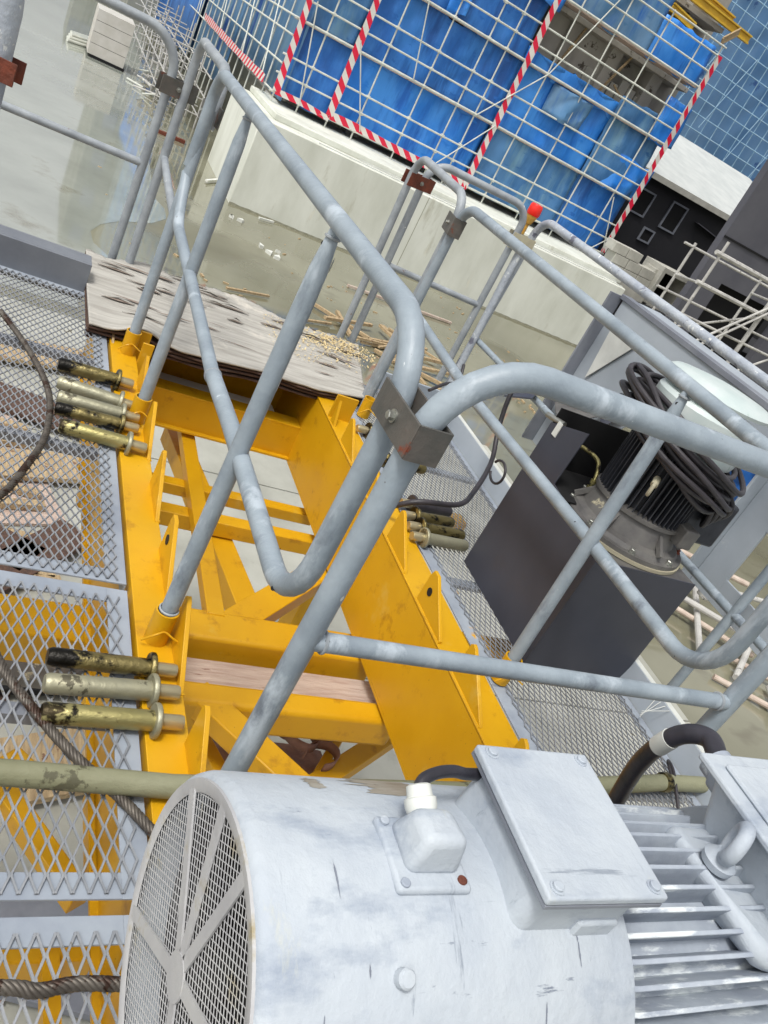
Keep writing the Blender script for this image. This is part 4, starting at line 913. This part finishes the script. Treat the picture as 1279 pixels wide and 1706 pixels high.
rope([(1.9, -.16, .014), (1.63, -.255, .014), (1.468, -.345, .02), (1.368, -.417, .02), (1.312, -.471, .014), (1.227, -.548, .014), (1.159, -.60, .016), (1.09, -.66, .014), (1.02, -.74, .0)], .0125, 'dark wire rope passing under the near pins and the olive pole')
rope([(.84, -.0, .016), (.832, -.30, .016), (.822, -.367, .016), (.83, -.43, .016), (.826, -.505, .016), (.80, -.70, .02)], .0135, 'thick dark wire rope across the nearest grating beside the motor')
tag(MB().tube([(1.27, .45, .045), (1.272, -.3, .04), (1.262, -.65, .037), (1.30, -1.5, .035), (1.395, -2.42, .035), (1.40, -2.72, .035)], .0285, 20).build('olive_pole', X['poleolive'], ang=50), 'dirty olive pole lying across the deck behind the motor', 'pole')
m = MB()
for yy in (-2.40,): m.lathe([(0, .034), (.02, .036), (.03, .032)], (1.395, yy, .035), (0, -1, 0), 18)
tag(m.build('pipe_coupling', X['brass2']), 'brassy coupling ring on the right end of the olive pole', 'coupling')
tag(MB().tube(spline([(2.80, -1.74, .03), (2.72, -1.83, .15), (2.755, -2.05, .17), (2.93, -2.22, .17), (3.2, -2.42, .22), (3.36, -2.47, .34), (3.42, -2.47, .50), (3.45, -2.50, .60), (3.35, -2.56, .66), (3.1, -2.58, .68)], 8), .0125, 12).build('black_cable', X['rubber']), 'black cable looping from the right girder up to the cabinet', 'cable')
tag(MB().tube(spline([(3.6, -2.14, .33), (3.72, -2.28, .35), (3.9, -2.46, .33), (4.0, -2.50, .40)], 8), .009, 10).build('black_cable', X['rubber']), 'short black cable behind the nearest rail bend', 'cable')
tag(MB().tube([V((2.72+.055*math.cos(a), -2.115, .39+.05*math.sin(a))) for a in [i*2*math.pi/20+.4 for i in range(18)]], .006, 8).build('cable_loop', X['rubber']), 'small black cable loop on the edge of the black cabinet', 'cable')

# ------------------------------------------------------------ black cabinet + upright motor
t = thing('black_cabinet', (2.25, -2.36, 0), 'satin black sheet metal cabinet carrying the upright motor', 'cabinet')
BB = X['blackbox']
MB().prism([(1.95, -2.10, .0), (2.575, -2.10, .0), (2.575, -2.10, .73), (2.35, -2.10, .81), (2.36, -2.10, .57), (1.95, -2.10, .525)], (0, -.006, 0)).build('side_panel', BB, t, bevel=.001)
MB().prism([(1.95, -2.106, .0), (1.95, -2.62, .0), (1.95, -2.62, .515), (1.95, -2.106, .515)], (.006, 0, 0)).build('front_panel', BB, t, bevel=.001)
MB().box(1.956, 2.575, -2.62, -2.106, .50, .512).build('top_panel', X['flange'], t, bevel=.001)
MB().box(1.956, 2.575, -2.62, -2.614, .0, .5).build('side_panel', BB, t)
MB().box(2.569, 2.575, -2.72, -2.106, .0, .80).build('back_panel', X['void'], t)  # near-black colour stands in for the unlit cabinet interior
MB().box(2.27, 2.568, -2.58, -2.108, .553, .556).build('cavity_shade', X['void'], t)  # black plate over the flange stands in for shade in the open top
t = thing('upright_motor', (2.22, -2.40, .52), 'upright black finned motor under a mint fan cover, bolted to the black cabinet', 'motor')
c0 = (2.22, -2.40, .515)
MB().lathe([(0, .262), (.014, .262), (.014, .25)], c0, (0, 0, 1), 56).build('gasket', X['cream'], t)
MB().lathe([(.014, .256), (.032, .256), (.034, .235), (.05, .225), (.06, .20), (.13, .175), (.135, .19), (.15, .19), (.155, .15)], c0, (0, 0, 1), 56).build('flange', X['flange'], t)
for k in range(8):
    a = k*math.pi/4+.3; MB().hexbolt((2.22+.238*math.cos(a), -2.40+.238*math.sin(a), .547), (0, 0, 1), .011, .018).build('bolt', X['zinc'] if k != 5 else X['rust'], t, ang=25)
for k in range(6):
    a = k*math.pi/3; MB().bar((2.22+.16*math.cos(a), -2.4+.16*math.sin(a), .64), (2.22+.235*math.cos(a), -2.4+.235*math.sin(a), .57), .014, .02).build('web', X['flange'], t)
m = MB(); m.lathe([(0, .150), (.39, .150)], (2.22, -2.40, .65), (0, 0, 1), 48)
for k in range(52):
    a = k*2*math.pi/52; d = V((math.cos(a), math.sin(a), 0)); c_ = V((2.22, -2.40, 0)); m.bar(c_+d*.148+V((0, 0, .845)), c_+d*.184+V((0, 0, .845)), .0045, .36, up=(0, 0, 1))
m.build('finned_body', X['motorblack'], t, ang=30)
MB().box(2.27, 2.42, -2.75, -2.52, .62, .86).build('terminal_box', X['motorblack'], t, bevel=.012)
MB().box(2.12, 2.32, -2.78, -2.55, .60, .80).build('terminal_box', X['motorblack'], t, bevel=.012)
MB().box(2.0, 2.08, -2.53, -2.46, .62, .70).build('foot_block', X['flange'], t, bevel=.006)
# eye hook facing camera
hb = V((2.22, -2.40, .82))+V((-.68, .73, 0)).normalized()*.185
MB().tube([hb, hb+V((-.03, .03, .0)), hb+V((-.045, .045, -.01))], .013, 12).build('eye_bolt', X['cream'], t)
MB().tube([hb+V((-.048, .048, -.025))+V((0, 0, .024*math.cos(a)))+V((.5, -.5, 0))*.018*math.sin(a)*.8 for a in [i*2*math.pi/14 for i in range(14)]], .007, 8, closed=True).build('eye_ring', X['cream'], t)
MB().lathe([(0, .195), (.015, .2), (.15, .2), (.165, .19), (.17, .16), (.17, 0)], (2.22, -2.40, .945), (0, 0, 1), 48).build('fan_cover', X['mint'], t, ang=25)
MB().lathe([(0, .0), (0, .212), (.012, .215), (.03, .19), (.042, .10), (.046, 0)], (2.23, -2.41, 1.15), (0.02, 0.0, 1), 48).build('rain_cap', X['mint'], t)
for k in range(3):
    a = k*2.1; MB().tube([(2.22+.12*math.cos(a), -2.40+.12*math.sin(a), 1.11), (2.22+.12*math.cos(a), -2.40+.12*math.sin(a), 1.16)], .008, 8).build('cap_stud', X['zinc'], t)
# coil of cable round the motor
t = thing('cable_coil', (2.22, -2.4, .95), 'thick coil of black cable looped round the upright motor', 'cable coil')
for k in range(13):
    r_ = .213+.02*(k % 4)+random.uniform(-.004, .004); dz = .872+.0115*k
    ph = random.uniform(-.35, .35); P_ = []
    for i in range(48):
        a = i*2*math.pi/48; x_, y_ = r_*math.cos(a), r_*math.sin(a)
        q = 1+.10*math.exp(-((a-5.1-ph)/.5)**2)+.16*math.exp(-((a-.75-ph)/.45)**2)
        z_ = dz+(.36+.06*math.sin(k*2.1))*(x_*.66+y_*.75)+.012*math.sin(3*a+k*1.7)
        P_.append(V((2.22+x_*q, -2.40+y_*q, z_)))
    MB().tube(P_, .0108, 10, closed=True).build('cable_turn', X['rubber'], t)
for k in range(4):
    P_ = spline([(2.0+.02*k, -2.40-.03*k, .93), (2.02, -2.5-.03*k, .84), (2.06, -2.58-.02*k, .74+.01*k), (2.10, -2.62, .70+.012*k), (2.13, -2.63-.01*k, .80)], 6)
    MB().tube(P_, .0108, 10).build('cable_turn', X['rubber'], t)
# brass elbow + plate on cabinet
t = thing('hydraulic_fitting', (2.43, -2.30, .55), 'small hydraulic fitting with a brass elbow inside the open cabinet top', 'fitting')
MB().lathe([(0, .05), (.012, .05), (.02, .03), (.05, .028)], (2.36, -2.27, .515), (0, 0, 1), 24).build('cover_disc', X['cream'], t)
MB().tube(spline([(2.36, -2.27, .56), (2.37, -2.275, .64), (2.43, -2.29, .69), (2.52, -2.27, .69), (2.56, -2.25, .68)], 8), .009, 12).build('elbow_pipe', X['brass'], t)
for z_ in (.565, .59, .62): MB().lathe([(0, .016), (.014, .016)], (2.36, -2.27, z_), (0, 0, 1), 6).build('nut', X['brass'], t, ang=25)
MB().hexbolt((2.32, -2.245, .53), (0, 0, 1), .009, .016).build('bolt', X['zinc'], t, ang=25)
t = thing('cable_gland', (2.57, -2.15, .7), 'black hose gland with small metal tag at the top of the cabinet edge', 'gland')
MB().tube([(2.52, -2.12, .755), (2.62, -2.10, .74)], .012, 12).build('gland_body', X['zinc'], t); MB().box(2.50, 2.53, -2.099, -2.095, .70, .76).build('tag_plate', X['white'], t)

# ------------------------------------------------------------ outer grey girder
t = thing('grey_girder', (3, -3.25, 0), 'large grey painted box girder with plates below the peeling outer rail', 'girder')
GY = X['grey']
MB().box(.4, 3.97, -3.5, -3.2, .93, 1.11).build('girder_beam', GY, t, bevel=.02, seg=3)
MB().box(.4, 3.982, -3.27, -3.19, 1.085, 1.115).build('edge_strip', X['greyd'], t, bevel=.003)
MB().prism([(3.984, -3.2, .928), (3.984, -3.2, .1), (3.42, -3.2, .1), (3.42, -3.2, .50), (3.16, -3.2, .90), (3.16, -3.2, .928)], (0, -.012, 0)).build('side_plate', GY, t, bevel=.001)
MB().box(3.985, 4.0, -3.21, -3.12, .1, 1.1).build('edge_flange', X['greyd'], t, bevel=.001)
MB().prism([(3.90, -3.19, .98), (3.62, -3.19, .96), (3.86, -3.19, .62)], (0, .006, 0)).build('stiffener', X['white'], t)
MB().prism([(3.62, -3.185, .62), (3.36, -3.185, .66), (3.42, -3.10, .50)], (0, .006, 0)).build('stiffener', X['blackbox'], t)
MB().prism([(4.0, -3.15, .44), (3.7, -3.0, .42), (3.25, -2.7, .5), (3.5, -3.15, .55)], (0, 0, .006)).build('shelf_plate', X['flange'], t)
MB().prism([(4.02, -3.1, .46), (3.75, -2.85, .42), (4.0, -2.85, .30)], (0, 0, .01)).build('stiffener', X['blackbox'], t)
# near plate with a window
m = MB()
m.box(2.27, 2.428, -3.215, -3.2, .27, .928); m.box(.4, 1.88, -3.215, -3.2, .27, .928); m.box(1.88, 2.27, -3.215, -3.2, .27, .40); m.box(1.88, 2.27, -3.215, -3.2, .68, .928)
m.build('side_plate', GY, t, bevel=.001)
MB().box(2.43, 2.445, -3.23, -3.13, .25, .925).build('edge_flange', GY, t, bevel=.002)
m = MB(); m.tube([(2.16, -3.6, .30), (2.10, -3.6, .95)], .03, 12); m.lathe([(0, .05), (.012, .05)], (2.145, -3.6, .48), (0, 0, 1), 16)
m.build('inner_pipe', X['cream'], t)
tag(MB().grid(lambda u, v: V((2.75+.95*u, -3.75+.06*noise.noise(V((u*7, v*7, 2))), .35+.65*v)), 24, 20).build('blue_tarp', X['tarp'][0], solid=.004), 'bright blue tarp showing behind the upright motor and grey girder', 'tarpaulin')
for k in range(3):
    tag(MB().tube([(2.3-.3*k, -3.9, -.1+.1*k), (1.8-.2*k, -4.1, .5-.1*k)], .03, 10).build('loose_tube', X['pinkpipe'] if k % 2 else X['tubewhite']), ['whitish', 'pinkish', 'grey white'][k]+' tube behind the window of the near grey plate', 'tube', 'tubes behind the grey plate')

# ================================================================== FOREGROUND MOTOR
MX, MZ, MR = .532, .589, .2453
MP = X['motor']
t = thing('big_motor', (MX, -1.0, .2), 'large dusty pale grey electric motor in the foreground with fan guard and terminal boxes', 'motor')
ax = (0, -1, 0)
MB().lathe([(-.0, MR*.905), (0, MR*.955), (.006, MR*.985), (.018, MR), (.53, MR), (.535, MR-.002), (.535, MR-.012), (.03, MR-.012), (.01, MR*.905)], (MX, -.40, MZ), ax, 96, False).build('fan_shroud', MP, t, ang=50)
MB().lathe([(0, .0), (0, MR-.014)], (MX, -.455, MZ), ax, 48, False).build('shade_disc', X['motor_dark'], t)  # near-black disc close behind the guard stands in for interior shade
m = MB()
for k in range(9):
    a = k*2*math.pi/9; d = V((math.cos(a), 0, math.sin(a))); m.bar(V((MX, -.45, MZ))+d*.04, V((MX, -.47, MZ))+d*.2, .004, .05, up=(0, 1, .3))
m.build('fan_blades', X['motor_dark'], t)
gr = .905*MR
fm = lambda p: V((MX+p.x, -.402+p.z, MZ+p.y))
spokes = [math.radians(a) for a in (98, 68, 128, 35, 5, 158, 215, 250, 290, 325)]
expanded(MB(), -.24, .24, -.24, .24, .0142, .0128, .0016, .0007, fm, clip=lambda a, b: a*a+b*b < (gr+.002)**2, bl=.04, tilt=.0001).build('guard_mesh', X['guard'], t, ang=60)
m = MB()
for a in (1.63, 1.13, 2.55, .58, 3.9, 5.6):
    d = V((math.cos(a), 0, math.sin(a))); m.bar(V((MX, -.3985, MZ))+d*.012, V((MX, -.3985, MZ))+d*gr*1.01, .019, .003, up=(0, 1, 0)) if False else m.bar(V((MX, -.3985, MZ))+d*.012, V((MX, -.3985, MZ))+d*gr*1.01, .003, .019, up=d.cross(V((0, 1, 0))))
m.build('guard_spokes', X['guard'], t)
MB().lathe([(0, .03), (.003, .03)], (MX, -.396, MZ), (0, -1, 0), 24).build('guard_hub', X['guard'], t)
MB().lathe([(0, gr-.006), (-.003, gr), (-.003, gr+.012), (.004, gr+.014)], (MX, -.400, MZ), ax, 80, False).build('guard_ring', X['guard'], t)
def cyl_patch(name, y0, y1, a0, a1, m_, seed, ragged=.5, rr=.0006):
    def fn(u, v):
        k = 1-abs(2*v-1)
        wv = ragged*(noise.noise(V((u*5, seed, 0)))+.5*noise.noise(V((u*17, seed, 3))))
        yy = (y0+y1)/2+(v-.5)*(y1-y0)*(1+wv)*math.sin(math.pi*min(1, max(0, u)))**.35
        a = math.radians(a0+(a1-a0)*u+2*noise.noise(V((v*4, u*6, seed))))
        return V((MX+(MR+rr)*math.cos(a), yy, MZ+(MR+rr)*math.sin(a)))
    MB().grid(fn, 40, 6).build(name, m_, t)
scuff = mat('brown scuff', (128, 116, 98), (164, 160, 150), 26, .7, stretch=(1, .3, 1)); cream_s = mat('cream run', (184, 183, 160), (186, 190, 188), 14, .6, stretch=(.4, 2, .4)); drk = mat('dark scratch', (120, 126, 138), None, 5, .6)
cyl_patch('scuff', -.60, -.70, 62, 44, scuff, 3, 1.2)
cyl_patch('scuff', -.52, -.545, 60, 50, scuff, 5, 1.2)
for k, (y_, a_, da) in enumerate(((-.50, 92, 9), (-.475, 128, 14), (-.53, 118, 2), (-.512, 148, 8), (-.78, 130, 6), (-.84, 112, 9))): cyl_patch('scratch', y_, y_-.0022, a_, a_+da, drk, 20+k, .9)
# finned stator
m = MB(); m.lathe([(0, .19), (.52, .19)], (MX, -.90, MZ), ax, 64)
nf = 46
for k in range(nf):
    a = 2*math.pi*(k+.5)/nf; d = V((math.cos(a), 0, math.sin(a))); s_ = d.cross(V((0, 1, 0)))*.0048; c_ = V((MX, 0, MZ))
    ye = -1.30+.05*((k*7) % 5)/5 if 0 < math.degrees(a) < 180 else -1.34
    ys = -.90
    prof = [(ys, .188), (ys, .205), (ys-.055, .233), (ye, .233), (ye, .188)]
    vs = [[m.bm.verts.new(c_+d*r_+V((0, yy, 0))+s_*q*(1 if r_ < .21 else .75)) for (yy, r_) in prof] for q in (-1, 1)]
    m.face(vs[0]); m.face(vs[1][::-1])
    for i in range(5): m.face([vs[0][i], vs[0][(i+1) % 5], vs[1][(i+1) % 5], vs[1][i]])
m.build('finned_housing', X['fin'], t, bevel=.001, seg=1, ang=30)
# drive end shield with boss
MB().lathe([(0, .2), (.01, .236), (.035, .240), (.04, .21), (.30, .2), (.31, .12)], (MX, -1.37, MZ), ax, 64).build('end_shield', MP, t)
MB().prism([(.62, -1.16, .77), (.50, -1.16, .79), (.40, -1.20, .76), (.36, -1.36, .74), (.64, -1.36, .74)], (0, 0, .045)).build('boss', MP, t, bevel=.02, seg=3)
# eye bolt
MB().lathe([(0, .026), (.012, .028), (.018, .022), (.03, .014)], (.535, -1.19, .825), (0, 0, 1), 24).build('eye_bolt', MP, t)
MB().tube([V((.535, -1.19, .876))+V((.62, -.78, 0))*.028*math.cos(a)+V((0, 0, .028*math.sin(a))) for a in [i*2*math.pi/24 for i in range(24)]], .0125, 14, closed=True).build('eye_ring', MP, t)
# feet + bed
MB().box(.36, .71, -1.28, -.98, .28, .36).build('foot', MP, t, bevel=.01)
tag(MB().box(.28, .78, -1.7, -.55, -.0, .28).build('motor_bed', X['greyd'], bevel=.01), 'dark grey welded bed under the big pale motor', 'motor bed')
# bolt on shroud
for (bx_, by_) in ((.405, -.572), ):
    a = math.acos((bx_-MX)/MR); d = V((math.cos(a), 0, math.sin(a))); p = V((MX, by_, MZ))+d*MR
    MB().lathe([(0, .0115), (.011, .0115), (.014, .009), (.0145, 0)], p, d, 18).build('bolt', MP, t, ang=30)
# junction box 1 on shroud
j = MB()
j.hexa([(.446, -.925, .74), (.446, -.722, .74), (.640, -.722, .74), (.640, -.925, .74), (.442, -.918, .884), (.442, -.745, .884), (.652, -.745, .884), (.652, -.918, .884)])
jb = j.build('terminal_box', MP, t, bevel=.022, seg=4)
MB().box(.430, .662, -.932, -.733, .884, .891).build('box_gasket', X['greyd'], jb, bevel=.001)
MB().box(.430, .662, -.934, -.731, .891, .905).build('box_lid', MP, jb, bevel=.004, seg=3)
for (a, b) in ((.445, -.75), (.445, -.915), (.647, -.75), (.647, -.915)): MB().lathe([(0, .0105), (.0015, .0105), (.0015, .0075), (.005, .0075), (.006, .006), (.006, 0)], (a, b, .905), (0, 0, 1), 16).build('screw', X['fin'], jb, ang=30)
MB().box(.436, .446, -.90, -.83, .77, .84).build('knockout', MP, jb, bevel=.006)
# small gland hood
j = MB(); ang_ = .0
j.prism([(.484, -.576, .826), (.484, -.684, .826), (.590, -.684, .824), (.590, -.576, .824)], (0, 0, .014))
gb = j.build('gland_base', MP, t, bevel=.006, seg=3)
MB().hexa([(.505, -.674, .832), (.505, -.592, .832), (.582, -.592, .832), (.582, -.674, .832), (.514, -.664, .892), (.514, -.602, .892), (.570, -.606, .886), (.570, -.660, .886)]).build('gland_hood', MP, gb, bevel=.013, seg=4)
for (a, b) in ((.494, -.587), (.497, -.671), (.58, -.587), (.58, -.671)): MB().lathe([(0, .0065), (.003, .0065), (.004, .005), (.004, 0)], (a, b, .839), (0, 0, 1), 14).build('screw', X['fin'] if (a, b) != (.497, -.671) else X['rust'], gb, ang=30)
MB().lathe([(0, .019), (.008, .021), (.018, .021), (.02, .017), (.034, .016), (.036, .012)], (.576, -.630, .862), V((.75, .1, .45)), 18).build('gland_nut', X['white'], gb)
MB().tube(spline([(.596, -.624, .872), (.612, -.635, .882), (.622, -.66, .886), (.628, -.69, .884), (.632, -.715, .876), (.640, -.745, .868)], 6), .0085, 12).build('gland_cable', X['rubberw'], gb)
# second terminal box
j = MB().hexa([(.30, -1.62, .73), (.30, -1.28, .73), (.62, -1.28, .73), (.62, -1.62, .73), (.24, -1.66, .895), (.24, -1.235, .895), (.665, -1.235, .895), (.665, -1.66, .895)])
jb = j.build('terminal_box', MP, t, bevel=.02, seg=4)
MB().box(.22, .690, -1.68, -1.215, .895, .908).build('box_lid', MP, jb, bevel=.004)
MB().box(.25, .66, -1.65, -1.245, .908, .918).build('lid_panel', MP, jb, bevel=.006, seg=3)
MB().lathe([(0, .035), (.03, .036), (.035, .03), (.06, .03)], (.665, -1.33, .85), (1, 0, .05), 24).build('gland_nut', X['fin'], jb)
hs_ = thing('black_hose', (.85, -1.4, .6), 'thick black hose with pale paint and white tape entering the second terminal box', 'hose')
hp = spline([(.72, -1.335, .855), (.775, -1.36, .855), (.81, -1.352, .83), (.835, -1.352, .78), (.868, -1.385, .68), (.89, -1.44, .55), (.90, -1.50, .38), (.95, -1.6, .15), (1.1, -1.8, .03)], 10)
MB().tube(hp, .019, 20).build('hose_body', X['rubberw'], hs_)
MB().tube(hp[28:34], .0205, 20).build('tape_wrap', X['white'], hs_)
tag(MB().tube(spline([(1.3, -2.42, .02), (1.42, -2.46, .06), (1.5, -2.52, .03), (1.42, -2.5, .01)], 6), .006, 8).build('cable_end', X['rubber']), 'short curled cable end near the outer toe board', 'cable')
# wire strands on toe board
for k in range(4):
    a = V((1.78-.03*k, -2.64, .1)); tag(MB().tube([a, a+V((-.05+.02*k, .08+.02*k, -.09+.02*k))], .0015, 5).build('thin_wire', X['white']), 'thin pale wire end sticking from the right toe board', 'wire', 'thin wire ends on the toe board')
